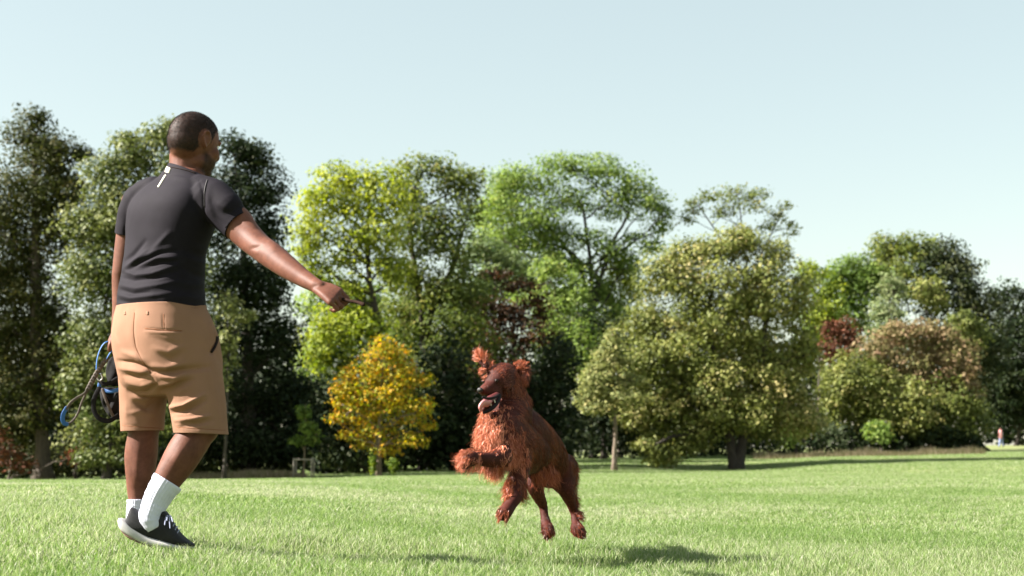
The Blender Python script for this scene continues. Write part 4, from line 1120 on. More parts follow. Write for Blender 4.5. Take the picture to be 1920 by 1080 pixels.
# --- shorts
so = MB()
SO = [(560, 222, 384, .79, 0), (580, 218, 387, .79, 0), (600, 214, 396, .81, 0), (630, 212, 407, .83, 0), (660, 215, 412, .83, 0), (690, 220, 415, .80, 0), (720, 228, 412, .72, 0), (742, 250, 400, .6, 0)]
so.add(*torso_rings(SO[::-1]))
so.add(*limb([w_(275, 650, 5.75), w_(271, 700, 5.77), w_(268, 750, 5.78), w_(266.5, 808, 5.785), w_(266, 830, 5.785)], [.108, .103, .094, .085, .085], m=30, seg=30))
so.add(*limb([w_(345, 650, 5.66), w_(360, 700, 5.64), w_(370, 750, 5.625), w_(377, 812, 5.61), w_(379, 835, 5.61)], [.120, .117, .111, .105, .105], m=30, seg=30))
ome = remesh(so, 'shorts', .0052, 6)
folds = [
    ([(252, 582), (250, 620), (254, 650), (266, 675), (282, 700), (298, 730), (314, 754)], -.0028, 2.4),      # seat seam
    
    ([(222, 677), (250, 680), (275, 690), (290, 700)], -.010, 4), ([(224, 690), (255, 694), (285, 700)], .008, 5), ([(232, 660), (255, 668), (275, 678)], .006, 5),
    ([(232, 703), (260, 708), (285, 698)], -.006, 4), ([(240, 716), (265, 722), (290, 718)], .007, 5), ([(244, 733), (270, 738), (292, 722)], -.009, 4.5), ([(250, 745), (272, 748), (290, 742)], .007, 5),
    ([(255, 755), (275, 766), (292, 752)], -.008, 5), ([(240, 775), (262, 772), (285, 776)], .004, 4), ([(275, 792), (290, 775), (300, 760)], .004, 5), ([(235, 760), (238, 785)], .003, 5),
    ([(285, 632), (310, 640), (340, 645)], -.004, 5), ([(290, 652), (315, 660), (342, 650)], .005, 6), ([(300, 665), (320, 675), (342, 662)], -.005, 6),
    ([(282, 686), (310, 690), (345, 684)], .006, 6), ([(280, 695), (310, 699), (350, 693), (390, 688)], -.011, 6), ([(303, 705), (325, 708), (345, 700)], .007, 4.5),
    ([(296, 722), (320, 720), (345, 704)], .006, 5), ([(300, 735), (330, 722), (360, 712)], -.007, 5), ([(312, 745), (335, 735), (355, 725)], .004, 5),
    ([(316, 765), (345, 760), (383, 740)], .011, 3.6), ([(322, 774), (350, 770), (385, 752)], -.010, 4), ([(330, 788), (360, 786), (392, 780)], .010, 3.4), ([(325, 778), (345, 786), (370, 795)], -.004, 4), ([(345, 797), (370, 795), (398, 788)], -.006, 4),
    ([(330, 800), (345, 790)], .003, 5), ([(395, 700), (405, 740), (410, 790)], .004, 5), ([(400, 610), (407, 640), (396, 662)], -.014, 3.2), ([(395, 606), (399, 640), (393, 655)], .006, 3),
    ([(272, 615), (300, 618), (341, 620)], -.004, 1.6), ([(272, 622), (300, 624), (341, 625)], .004, 2.2), ([(305, 590), (307, 617)], -.0035, 1.8),
    ([(228, 797), (265, 800), (303, 802)], -.0025, 1.6), ([(328, 800), (375, 803), (424, 806)], -.0025, 1.6), ([(214, 604), (216, 625), (222, 640)], -.003, 2.5)]
creases(ome, [(p, h * (1.4 if abs(h) > .0045 else 1), w) for p, h, w in folds])
P = get_co(ome); N = get_no(ome)
set_co(ome, P + N * (.0022 * basis_noise(P, 26, 8) + .001 * basis_noise(P, 70, 9))[:, None])
cut(ome, [(W(302, 574, YM), Vector((0, 0, 1))), (W(266, 808, 5.785), Vector((.02, 0, -1)).normalized(), (tuple(w_(266, 835, 5.785)), .15)),
          (W(378, 813, 5.61), Vector((-.03, 0, -1)).normalized(), (tuple(w_(381, 845, 5.60)), .165))])
so_tree = surf_tree(ome)
ome = solidify(ome, 'shorts', .004)
shorts = link('shorts', ome, short_mat, man)
strip_on(so_tree, [(252, 586), (250, 620), (254, 650), (266, 675), (282, 700)], 1.0, 'back_seam', seam_mat, shorts, n=24, lift=.0005, thick=.0006)
strip_on(so_tree, [(272, 616), (306, 619), (341, 620.5)], 1.6, 'back_pocket', seam_mat, shorts, n=16, lift=.0008)
for xx in (234, 276.5):
    strip_on(so_tree, [(xx, 584), (xx + .3, 590.5)], 4, 'belt_loop', short_mat, shorts, lift=.0004, thick=.001, n=5)
strip_on(so_tree, [(307, 589), (308, 616)], .9, 'dart_seam', seam_mat, shorts, n=8, lift=.0005, thick=.0006)
strip_on(so_tree, [(401, 606), (406, 622), (407, 638), (402, 652), (396, 661)], 4.5, 'side_pocket', dark_cloth, shorts, n=14, lift=.001)
strip_on(so_tree, [(229, 798), (265, 801), (303, 803)], .9, 'hem_seam', seam_mat, shorts, n=18, lift=.0004, thick=.0005)
strip_on(so_tree, [(331, 801), (375, 804), (423, 807)], .9, 'hem_seam', seam_mat, shorts, n=18, lift=.0004, thick=.0005)

# --- socks with ribs
def sock(pts, rad, top, topn, amp=.0007, nr=26):
    P = np.array([w_(*p) for p in pts])
    Pm = catmull(P, 40); r = np.interp(np.linspace(0, len(rad) - 1, 40), np.arange(len(rad)), rad)
    T = np.gradient(Pm, axis=0); T /= np.linalg.norm(T, axis=1, keepdims=True)
    u = np.array([1., 0, 0]); ang = np.linspace(0, 2 * np.pi, 104, endpoint=False); R = []
    for i in range(40):
        u = u - T[i] * (u @ T[i]); u /= np.linalg.norm(u); w = np.cross(T[i], u)
        rr = r[i] + amp * np.sin(ang * nr) * (1 if i < 26 else .3) + (.0014 if i in (1, 2, 3) else 0) + .0012 * math.sin(i * .9) * np.sin(ang * 2 + i * .5)
        R.append(Pm[i] + rr[:, None] * (np.cos(ang)[:, None] * u + np.sin(ang)[:, None] * w))
    V, q, t = close_rings(np.array(R))
    b = MB(); b.add(V, q, t); return b.mesh('sock')
link('sock', sock([(315, 902, 5.56), (302, 922, 5.552), (291, 943, 5.546), (285, 960, 5.542), (282, 974, 5.54), (290, 990, 5.545)], [.0605, .0555, .0490, .047, .048, .042], None, None), sock_mat, man)
link('sock', sock([(257, 937, 5.79), (256.5, 950, 5.788), (256, 965, 5.785), (256, 982, 5.785), (262, 1000, 5.79)], [.039, .039, .040, .042, .04], None, None), sock_mat, man)

# --- shoes: stations (px, top py, bottom py, half width m)
def shoe_loft(stn, Yc, dY, seg=28, expo=.75, name='', m=34, yslope=0.0):
    S = catmull(np.array(stn, float), m); R = []
    ang = np.linspace(0, 2 * np.pi, seg, endpoint=False)
    ca, sa = np.cos(ang), np.sin(ang)
    for xt, yt, xb, yb, hw in S:
        Yk = Yc + (xt - stn[0][0]) * yslope
        a = w_(xt, yt, Yk); b = w_(xb, yb, Yk)
        c = (a + b) / 2; h = (a - b) / 2
        R.append(c + (np.sign(sa) * np.abs(sa) ** expo)[:, None] * h + (np.sign(ca) * np.abs(ca) ** expo * hw)[:, None] * np.array([0, 1, 0]))
    V, q, t = close_rings(np.array(R)); b = MB(); b.add(V, q, t); return b
def shoe(dx, dy, Yc, yslope, flat, label):
    def tr(st):
        out = []
        for xt, yt, xb, yb, hw in st:
            if flat:   # same shoe set flat on the ground
                sx = (xb - 222) * .80
                lift = np.interp(xb, [222, 300, 362], [20, 3, 0])
                out.append((232 + sx + (xt - xb) * .5 + dx, yt + lift + dy, 232 + sx + dx, yb + lift + dy, hw))
            else:
                out.append((xt + dx, yt + dy, xb + dx, yb + dy, hw))
        return out
    # last body of the shoe (upper)
    up = [(246, 953, 232, 985, .012), (248, 951, 236, 990, .030), (256, 955, 245, 997, .038), (270, 964, 260, 1003, .041), (288, 968, 274, 1010, .042), (304, 962, 290, 1016, .042), (314, 962, 303, 1019, .043), (324, 978, 316, 1021, .045),
          (336, 997, 330, 1023, .047), (348, 1009, 344, 1024, .043), (358, 1016, 356, 1025, .032), (366, 1021, 364, 1025, .012)]
    b = shoe_loft(tr(up), Yc, 0, name='upper', yslope=yslope)
    s = link('shoe', b.mesh('shoe'), shoe_mat, man)
    if label: s['label'] = label
    so_ = [(222, 975, 224, 988, .015), (226, 971, 230, 995, .033), (238, 976, 243, 1004, .041), (252, 986, 256, 1012, .043), (266, 995, 268, 1018, .043), (282, 1004, 283, 1023, .044), (300, 1010, 300, 1027, .048), (318, 1015, 318, 1029, .051),
           (336, 1020, 336, 1029.5, .049), (350, 1022, 351, 1029, .040), (360, 1023, 361, 1028, .024), (365, 1024, 365, 1027, .008)]
    b = shoe_loft(tr(so_), Yc, 0, expo=.6, yslope=yslope)
    link('sole', b.mesh('sole'), sole_mat, s)
    tr_ = [(228, 992, 230, 997, .022), (240, 1001, 242, 1007, .034), (256, 1009, 257, 1015, .036), (272, 1017, 273, 1022, .037), (290, 1023, 290, 1028, .040), (312, 1027, 312, 1031, .044), (336, 1028, 336, 1031, .043), (352, 1027, 352, 1030, .03)]
    b = shoe_loft(tr(tr_), Yc, 0, expo=.6, yslope=yslope); link('tread', b.mesh('tread'), tread_mat, s)
    tg = [(300, 963, 302, 975, .022), (308, 958, 310, 970, .025), (316, 964, 314, 978, .025), (326, 983, 322, 992, .022)]
    b = shoe_loft(tr(tg), Yc, 0, yslope=yslope); link('tongue', b.mesh('tongue'), shoe_mat, s)
    lc = MB()
    for k in range(6):
        t = k / 5
        px_, py_ = 314 + 22 * t, 968 + 30 * t
        (px_, py_, _, _, _), = tr([(px_, py_, px_, py_, 0)])
        Yk = Yc + (px_ - up[0][0]) * yslope
        a = w_(px_ - 5, py_ + 5, Yk - .033); mid = w_(px_ + 2, py_ - 3, Yk); c = w_(px_ - 5, py_ + 5, Yk + .033)
        lc.add(*limb([a, (a + mid) / 2 + np.array([0, 0, .007]), mid + np.array([0, 0, .003]), (c + mid) / 2 + np.array([0, 0, .007]), c], [.0024] * 5, m=12, seg=6))
    (px_, py_, _, _, _), = tr([(315, 968, 315, 968, 0)])
    for dxx, dyy in ((-6, 16), (4, 22), (9, 10), (-2, 8)):
        lc.add(*limb([w_(px_, py_, Yc - .004), w_(px_ + dxx * .6, py_ + dyy * .2 - 2, Yc - .03), w_(px_ + dxx, py_ + dyy, Yc - .045)], [.0024] * 3, m=10, seg=6))
    lm = lc.mesh('lace'); lo = link('lace', lm, lace_mat, s)
    lo['kind'] = 'stuff'
    return s
shoe(0, 0, 5.54, .0002, False, 'right running shoe with its heel lifted')
shoe(8, -3, 5.78, .0012, True, 'left running shoe planted behind the other')

# --- small stick held out in the right hand (held: a thing of its own)
stick_mat = simple('dark_brown_stick', (0.035, 0.018, 0.012), .9, .08, noise=60, var=.4, bump=.8, bscale=300)
b = MB(); b.add(*limb([w_(643, 561, 5.215), w_(655, 564, 5.205), w_(668, 566, 5.19), w_(679, 570, 5.175), w_(682, 571, 5.17)], [.006, .0065, .006, .0075, .007], m=18, seg=10))
tag(link('dog_treat', b.mesh('dog_treat'), stick_mat), 'short dark brown chew stick held between the man\'s fingertips', 'dog treat')

# --- leash
blue = simple('bright_blue_webbing', (0.02, 0.13, 0.42), .55, .4, bump=.5, bscale=900)
greyw = simple('grey_brown_webbing', (0.13, 0.105, 0.09), .8, .3, noise=40, var=.3, bump=.7, bscale=700)
black = simple('black_webbing', (0.012, 0.011, 0.012), .8, .12, noise=30, var=.4, bump=.5, bscale=700)
metal = simple('steel_clip', (.5, .5, .5), .3, .8)
def band(pts, wid, th, side=None, m=40):
    """flat strap through points; wid, th half sizes in m"""
    return limb([w_(*p) for p in pts], [wid] * len(pts), m=m, seg=14, side=side, flat=th / wid)
YL = 5.86
ls = empty('leash', tuple(w_(205, 660, YL))); tag(ls, 'blue and grey dog leash with a padded braided handle hanging from the man\'s left hand', 'leash')
def part(name, mb, mat, par, label=None):
    o = link(name, mb.mesh(name), mat, par)
    if label: o['label'] = label
    return o
b = MB(); b.add(*band([(215, 640, 5.87), (205, 640, 5.85), (195, 644, 5.84), (187, 657, 5.84), (182, 675, 5.84), (181, 694, 5.845), (186, 700, 5.85)], .0085, .0025, side=(.8, -.5, 0))); part('blue_strap', b, blue, ls)
b = MB(); b.add(*band([(228, 654, 5.86), (216, 654.5, 5.84), (208, 660, 5.835), (202, 669, 5.84), (198, 676, 5.845)], .008, .003, side=(.8, -.5, 0))); part('blue_strap', b, blue, ls)
br_ = MB()
for s_ in range(3):
    pts = []
    for k in range(22):
        t = k / 21; cx = 199 + (165.5 - 199) * t - 2 * math.sin(t * 3.1); cy = 673 + (730 - 673) * t
        a = t * 22 + s_ * 2.094
        c = w_(cx, cy, 5.845); wd = np.array([.86, 0, .5])
        pts.append(c + wd * .0072 * math.sin(a) + np.array([0, -1, 0]) * .0045 * math.sin(2 * a))
    br_.add(*limb(pts, [.0068] * 22, m=90, seg=8))
part('braided_handle', br_, greyw, ls)
b = MB(); b.add(*band([(166, 728, 5.845), (158, 738, 5.84), (143, 747, 5.835), (132, 756, 5.83), (124, 768, 5.83)], .0055, .0018, side=(0, 0, 1))); part('grey_strap', b, greyw, ls)
b = MB(); b.add(*band([(125, 765, 5.83), (119, 776, 5.83), (117.5, 787, 5.835), (121, 794, 5.84), (126, 795.5, 5.845)], .0085, .002, side=(1, .3, 0))); part('blue_strap', b, blue, ls)
b = MB(); b.add(*band([(122, 795, 5.842), (134, 791, 5.85), (145, 777, 5.855), (153, 755, 5.855), (160, 740, 5.852), (166, 729, 5.848)], .0042, .0018, side=(1, .3, 0))); part('grey_strap', b, greyw, ls)
# --- harness
hs = empty('dog_harness', tuple(w_(215, 700, 5.9))); tag(hs, 'black dog harness with blue trim bunched against the man\'s left leg', 'dog harness')
def sheet(poly, Y0, th, bulge, mat, name, par):
    """cushion shaped cloth panel: outline in photo pixels, real thickness"""
    poly = catmull(np.vstack([poly, poly[:1]]).astype(float), 40)[:-1]
    c = poly.mean(0); R = []
    for a in np.linspace(-85, 85, 11):
        k = math.cos(math.radians(a)) ** .5; o_ = math.sin(math.radians(a))
        ring = []
        for p in poly:
            q = c + (p - c) * k
            ring.append(w_(q[0], q[1], Y0 + o_ * th + bulge * math.sin(q[0] * .25 + q[1] * .11)))
        R.append(ring)
    V, q, t = close_rings(np.array(R)); b = MB(); b.add(V, q, t)
    return link(name, b.mesh(name), mat, par)
sheet([(203, 676), (212, 668), (228, 672), (242, 690), (240, 716), (222, 724), (205, 720), (198, 698)], 5.90, .018, .006, black, 'chest_panel', hs)
sheet([(186, 728), (205, 726), (225, 728), (242, 728), (245, 770), (230, 785), (213, 786), (200, 775), (190, 754)], 5.91, .025, .008, black, 'back_panel', hs)
b = MB(); b.add(*band([(186, 714, 5.87), (195, 720, 5.865), (206, 718, 5.865), (218, 711, 5.87), (232, 704, 5.88)], .0085, .003, side=(0, 0, 1))); part('strap', b, black, hs)
b = MB(); b.add(*band([(188, 716, 5.875), (186, 724, 5.875), (192, 731, 5.875), (205, 734, 5.87), (218, 732, 5.87), (236, 726, 5.88)], .0075, .003, side=(0, 0, 1))); part('blue_trim', b, blue, hs, 'bright blue edging')
b = MB(); b.add(*band([(186, 728, 5.87), (179, 742, 5.86), (175, 756, 5.858), (178, 774, 5.858), (188, 786, 5.86), (203, 789, 5.865), (216, 783, 5.875), (228, 774, 5.89)], .0095, .0022, side=(1, .2, 0), m=60)); part('strap', b, black, hs)
b = MB(); b.add(*band([(192, 730, 5.87), (198, 748, 5.865), (206, 768, 5.865), (214, 784, 5.875)], .006, .002, side=(1, .2, 0))); part('strap', b, greyw, hs)
b = MB(); b.add(*limb([w_(184, 700, 5.86), w_(182, 708, 5.86), w_(187, 714, 5.86), w_(192, 709, 5.86), w_(189, 701, 5.86)], [.003] * 5, m=20, seg=8)); part('buckle', b, metal, hs)
# ------------------------------------------------------------------ the dog
fur_body = simple('mahogany_coat', (0.07, 0.011, 0.005), .7, .2, noise=14, var=.35, bump=.6, bscale=350)
m_, nt, pb, out = new_mat('mahogany_fur')
a_ = nt.nodes.new('ShaderNodeAttribute'); a_.attribute_name = 'tint'
rp = ramp(nt, [(0, (0.04, 0.007, 0.003)), (.4, (0.135, 0.024, 0.008)), (.75, (0.33, 0.070, 0.024)), (1, (0.64, 0.23, 0.13))])  # palest stop holds the sunlit look of the chest hair
nt.links.new(a_.outputs['Fac'], rp.inputs['Fac']); nt.links.new(rp.outputs['Color'], pb.inputs['Base Color'])
pb.inputs['Roughness'].default_value = .4; pb.inputs['Specular IOR Level'].default_value = .42
fur_mat = m_
nose_mat = simple('black_nose', (.012, .010, .010), .5, .4, bump=.6, bscale=500)
lip_mat = simple('black_lip', (.012, .008, .009), .6, .15)
tongue_mat = simple('pink_tongue', (.80, .30, .30), .4, .4, noise=60, var=.12)
mouth_mat = simple('dark_red_mouth', (.12, .025, .025), .4, .5)
tooth_mat = simple('ivory_tooth', (.75, .70, .58), .3, .5)
dog_eye = simple('dark_amber_eye', (.02, .008, .004), .35, .25)
claw_mat = simple('pale_claw', (.30, .20, .15), .5, .3)

DY = 0.34
def wd_(px, py, Y): return np.array(W(px, py, Y + DY))
def dr(px_r, Y): return px_r * (Y + DY) / F
dog_c = W(985, 900, 6.72)
dgx = float(dog_c.x)
dog = empty('dog', (dgx, 6.72, gz(dgx, 6.72) + .05))
tag(dog, 'long-haired mahogany red setter leaping in mid-air above the lawn, mouth open', 'dog')
db = MB()
def dl(pts, seg=20, m=30, flat=1.0, side=None):
    """pts: (px, py, Y, radius in photo px)"""
    P = [wd_(p[0], p[1], p[2]) for p in pts]; r = [dr(p[3], p[2]) for p in pts]
    db.add(*limb(P, r, m=m, seg=seg, flat=flat, side=side))
# trunk of the body
dl([(950, 778, 6.27, 31), (948, 805, 6.22, 44), (961, 831, 6.24, 48), (980, 844, 6.32, 45), (1002, 850, 6.44, 39), (1022, 858, 6.56, 37), (1033, 876, 6.66, 40), (1038, 884, 6.74, 30)], m=50, seg=30)
dl([(965, 775, 6.32, 28), (986, 800, 6.34, 34), (1006, 826, 6.42, 38), (1022, 850, 6.54, 38), (1033, 872, 6.66, 36)], m=30)     # back line
dl([(930, 795, 6.16, 26), (926, 825, 6.14, 32), (940, 850, 6.16, 32)], m=20)                                                       # breastbone
# neck
dl([(948, 712, 6.28, 24), (957, 738, 6.31, 30), (961, 764, 6.31, 37), (955, 790, 6.27, 43)], m=24)
# head frame
hf = np.array([-.60, -.68, -.37]); hf /= np.linalg.norm(hf)
hs_ = np.array([.72, -.69, 0]); hs_ -= hf * (hs_ @ hf); hs_ /= np.linalg.norm(hs_)
hu = np.cross(hs_, hf); hu = hu if hu[2] > 0 else -hu
DC = wd_(937, 710, 6.24)
def dh(f, s, u): return DC + hf * f + hs_ * s + hu * u
DAX = (hf, hs_, hu)
db.add(*ell(dh(-.015, 0, .008), DAX, (.080, .066, .058)))
db.add(*ell(dh(.02, 0, .0), DAX, (.062, .058, .048)))
for s in (1, -1):
    db.add(*ell(dh(.025, s * .030, .020), DAX, (.03, .02, .018)))         # brow
    db.add(*ell(dh(.0, s * .04, -.02), DAX, (.045, .022, .034)))          # cheek
db.add(*limb([dh(.03, 0, .0), dh(.065, 0, -.008), dh(.10, 0, -.012), dh(.122, 0, -.012)], [.046, .037, .033, .028], m=16, seg=18, side=hs_, flat=.82))
for s in (1, -1):
    db.add(*limb([dh(.04, s * .024, -.024), dh(.08, s * .022, -.028), dh(.118, s * .014, -.028)], [.020, .018, .015], m=12, seg=12))   # flews
# lower jaw
dl([(934, 738, 6.20, 11), (927, 753, 6.155, 10), (917, 763, 6.12, 9), (908, 768, 6.10, 7)], m=16, flat=.8)
# fore legs
dl([(928, 822, 6.16, 27), (938, 845, 6.12, 24), (940, 858, 6.05, 19), (918, 862, 5.99, 14), (896, 860, 5.95, 12.5), (882, 862, 5.93, 13)], m=36)
dl([(886, 858, 5.93, 13), (876, 865, 5.91, 13), (871, 872, 5.90, 10)], m=12)
dl([(965, 835, 6.2, 32), (974, 862, 6.18, 25), (973, 888, 6.15, 19), (969, 912, 6.12, 14.5), (968, 930, 6.1, 13), (958, 945, 6.07, 12), (950, 958, 6.05, 12.5)], m=36)
dl([(953, 953, 6.05, 12), (946, 962, 6.03, 13.5), (942, 968, 6.02, 10)], m=12)
# hind legs
dl([(1017, 868, 6.55, 36), (1008, 890, 6.5, 25), (1003, 909, 6.46, 17), (1010, 930, 6.5, 12), (1018, 948, 6.55, 8.5), (1021, 966, 6.54, 7.5), (1024, 982, 6.52, 10), (1027, 993, 6.5, 12)], m=44)
dl([(1027, 990, 6.5, 12), (1027, 1000, 6.48, 11), (1025, 1006, 6.47, 7)], m=12)
dl([(1048, 880, 6.66, 36), (1056, 902, 6.64, 26), (1063, 922, 6.62, 15), (1071, 944, 6.66, 9.5), (1077, 962, 6.68, 8), (1079, 978, 6.66, 7.5), (1082, 992, 6.64, 12)], m=44)
dl([(1081, 989, 6.64, 12), (1087, 998, 6.62, 12), (1092, 1004, 6.61, 7)], m=12)
# tail, carried low behind the rump
dl([(1050, 878, 6.76, 14), (1062, 872, 6.9, 11), (1064, 884, 7.05, 8), (1056, 900, 7.15, 6)], m=20)
# ears (leather)
ER = [(962, 692, 6.27), (974, 688, 6.29), (983, 696, 6.29), (985, 710, 6.27)]
db.add(*limb([wd_(*p) for p in ER], [.018, .027, .030, .018], m=16, seg=16, side=(0, 0, 1), flat=.35))
EL = [(914, 693, 6.21), (908, 682, 6.21), (902, 673, 6.22), (899, 665, 6.23)]
db.add(*limb([wd_(*p) for p in EL], [.016, .020, .021, .012], m=16, seg=16, side=(1, 0, 0), flat=.35))
dme = remesh(db, 'coat_body', .005, 12)
link('coat_body', dme, fur_body, dog)
def dpart(name, mat, *shapes):
    b = MB()
    for s in shapes: b.add(*s)
    return link(name, b.mesh(name), mat, dog)
dpart('nose', nose_mat, ell(dh(.146, 0, -.002), DAX, (.011, .0155, .012), 18, 12))
for s in (1, -1):
    dpart('eye', dog_eye, ell(dh(.068, s * .042, .013), DAX, (.0075, .0075, .0075), 16, 12))
    dpart('eyelid', lip_mat, limb([dh(.072, s * .032, .013), dh(.070, s * .040, .020), dh(.062, s * .050, .015)], [.0018, .0022, .0018], m=10, seg=8))
def pxl(pts, flat=1.0, side=None, m=24, seg=10):
    return limb([wd_(p[0], p[1], p[2]) for p in pts], [dr(p[3], p[2]) for p in pts], m=m, seg=seg, flat=flat, side=side)
dpart('mouth_lining', mouth_mat, pxl([(931, 743, 6.15, 8), (921, 750, 6.12, 10), (911, 754, 6.10, 8), (905, 756, 6.09, 5)]))
dpart('tongue', tongue_mat, pxl([(926, 752, 6.12, 5), (915, 757, 6.09, 7.5), (906, 757, 6.07, 9), (901, 762, 6.06, 8), (901, 768, 6.065, 5)], flat=.5, side=(.5, -.3, .8)))
dpart('lip', lip_mat, pxl([(937, 740, 6.15, 2.5), (935, 750, 6.12, 3.6), (927, 762, 6.09, 3.6), (916, 770, 6.07, 3.2), (907, 774, 6.065, 2.6)]))
dpart('lip', lip_mat, pxl([(937, 740, 6.15, 2.5), (928, 745, 6.11, 2.4), (916, 747, 6.08, 2.2), (905, 745, 6.06, 2)]))
for k, (a, b_) in enumerate([(928, 754), (921, 760)]):
    dpart('tooth', tooth_mat, pxl([(a, b_, 6.095, 1.6), (a - 1, b_ - 4, 6.09, .6)], m=5, seg=7))
for (px_, py_, Y_, dx, dy) in [(1021, 1004, 6.46, -3, 7), (1026, 1007, 6.46, -1, 6), (1015, 997, 6.47, -6, 4), (1090, 1004, 6.6, 5, 5), (1094, 1006, 6.6, 5, 4), (866, 868, 5.9, -3, 4), (940, 968, 6.01, -3, 4)]:
    dpart('claw', claw_mat, limb([wd_(px_, py_, Y_), wd_(px_ + dx, py_ + dy, Y_ - .01)], [.003, .0012], m=5, seg=8))

# ---- fur
dtree = surf_tree(dme)
def strands(name, roots, dirs, length, width, tint, seed, curl=.25, nseg=5, grav=.0, clump=None, wave=9., label=None, down=0.0):
    """tapering ribbons; roots (n,3), dirs (n,3)"""
    g = np.random.default_rng(seed)
    n = len(roots)
    D = dirs / (np.linalg.norm(dirs, axis=1, keepdims=True) + 1e-9)
    L = length * g.uniform(.6, 1.25, n)
    side = np.cross(D, g.normal(size=(n, 3))); side /= np.linalg.norm(side, axis=1, keepdims=True) + 1e-9
    sd2 = np.cross(D, side)
    ph = g.uniform(0, 6.28, n); fr = wave * g.uniform(.7, 1.3, n)
    if clump is not None: ph = clump[0]; fr = clump[1]
    wd = width * g.uniform(.6, 1.3, n)
    Vv = []
    ribbon = np.cross(D, np.array([0, -1, .2]) + g.normal(size=(n, 3)) * .3); ribbon /= np.linalg.norm(ribbon, axis=1, keepdims=True) + 1e-9
    for k in range(nseg + 1):
        t = k / nseg
        c = roots + D * (L * t)[:, None] + side * (curl * L * t * t * np.sin(ph + t * fr))[:, None] + sd2 * (curl * .6 * L * t * np.sin(ph * 1.7 + t * fr * .8))[:, None] + np.array([0, 0, -1.]) * (down * L * t * t)[:, None]
        w = (wd * (1 - t) ** .7 * (1 if k else .8))[:, None] * .5
        Vv.append(c - ribbon * w); Vv.append(c + ribbon * w)
    V = np.stack(Vv, 1)                                   # n, 2*(nseg+1), 3
    m = V.shape[1]
    base = (np.arange(n) * m)[:, None, None]
    q = np.array([[2 * k, 2 * k + 1, 2 * k + 3, 2 * k + 2] for k in range(nseg)])[None]
    q = (base + q).reshape(-1, 4)
    T = np.clip(tint + g.normal(0, .16, n), 0, 1)
    T = np.repeat(T, m).reshape(n, m) + np.linspace(-.06, .12, m)[None]
    me = mesh_np(name, V.reshape(-1, 3), q); attr(me, 'tint', np.clip(T, 0, 1).ravel())
    o = link(name, me, fur_mat, dog, smooth=True)
    o['kind'] = 'stuff'
    if label: o['label'] = label
    return o

# short coat over the whole body, combed down and back
fr_tot = len(dme.polygons)
g = np.random.default_rng(11)
cen = np.empty(fr_tot * 3, np.float32); dme.polygons.foreach_get('center', cen); cen = cen.reshape(-1, 3).astype(float)
nor = np.empty(fr_tot * 3, np.float32); dme.polygons.foreach_get('normal', nor); nor = nor.reshape(-1, 3).astype(float)
pxp, pyp = pix(cen)
sel = g.integers(0, fr_tot, 62000)
C_, N_ = cen[sel], nor[sel]; X_, Y_ = pxp[sel], pyp[sel]
Lc = C_ - DC
hfc, hsc, huc = Lc @ hf, Lc @ hs_, Lc @ hu
muzzle = (hfc > .045) & (np.linalg.norm(Lc, axis=1) < .2)
inmouth = (hfc > .03) & (huc < -.033) & (huc > -.075) & (np.linalg.norm(Lc, axis=1) < .17)
flow = np.where((Y_ > 690)[:, None], np.array([.35, .35, -.9]), np.array([.2, .3, -.2]))
headm = np.linalg.norm(Lc, axis=1) < .11
flow = np.where(headm[:, None], -hf * 1.0 + np.array([0, 0, -.15]), flow)
leg = (Y_ > 885)
flow = np.where(leg[:, None], np.array([.15, .2, -1.0]), flow)
flow = flow - N_ * (flow * N_).sum(1, keepdims=True); flow /= np.linalg.norm(flow, axis=1, keepdims=True) + 1e-9
eyed = np.minimum(np.linalg.norm(C_ - dh(.066, .041, .013), axis=1), np.linalg.norm(C_ - dh(.066, -.041, .013), axis=1))
keep = ~inmouth & ~(hfc > .128) & (eyed > .015)
clm = basis_noise(C_, 40, 5)
side_n = np.cross(N_, flow)
Dd = flow + N_ * np.where(headm, .24, .10)[:, None] + side_n * (.3 * clm)[:, None]
Ln = np.where(headm, .014, np.where(leg, .013, .024)); Ln = np.where(muzzle, .007, Ln)
strands('short_fur', C_[keep] - N_[keep] * .001, Dd[keep], Ln[keep], .0022, (.13 + .26 * clm + .1 * headm)[keep], 12, curl=.12, nseg=3)  # low tint puts the shade of the body side into the coat colour

def locks(name, pts, n, dirv, L, seed, spread_px=6, per=12, curl=.45, width=.0021, tint=.6, wave=7., down=.3, dvar=.16, depth=.02, label=None, cast=True):
    """wavy locks of long hair along a line of photo points (px, py, Y)"""
    g = np.random.default_rng(seed)
    P = catmull(np.array(pts, float), 60)
    R0, D0, ph0, fr0, LL = [], [], [], [], []
    dirv = np.atleast_2d(np.array(dirv, float))
    for k in range(n):
        t = g.uniform(0, 59); i = int(t)
        p = P[i] + g.normal(size=3) * np.array([spread_px, spread_px, depth])
        c = wd_(*p)
        d = np.array([np.interp(t / 59, np.linspace(0, 1, len(dirv)), dirv[:, j]) for j in range(3)]) if len(dirv) > 1 else dirv[0]
        d = d / np.linalg.norm(d) + g.normal(size=3) * dvar
        l = L * g.uniform(.55, 1.2)
        phk, frk = g.uniform(0, 6.28), wave * g.uniform(.7, 1.3)
        hit = dtree.find_nearest(Vector(c))
        if hit[0] is not None and hit[3] < .08 and cast: c = np.array(hit[0]) * .85 + c * .15
        for q in range(per):
            R0.append(c + g.normal(size=3) * .0035); D0.append(d + g.normal(size=3) * .04); ph0.append(phk + g.normal() * .25); fr0.append(frk + g.normal() * .3); LL.append(l * g.uniform(.75, 1.1))
    return strands(name, np.array(R0), np.array(D0), np.array(LL), width, tint, seed + 1, curl=curl, nseg=9, clump=(np.array(ph0), np.array(fr0)), down=down, label=label)

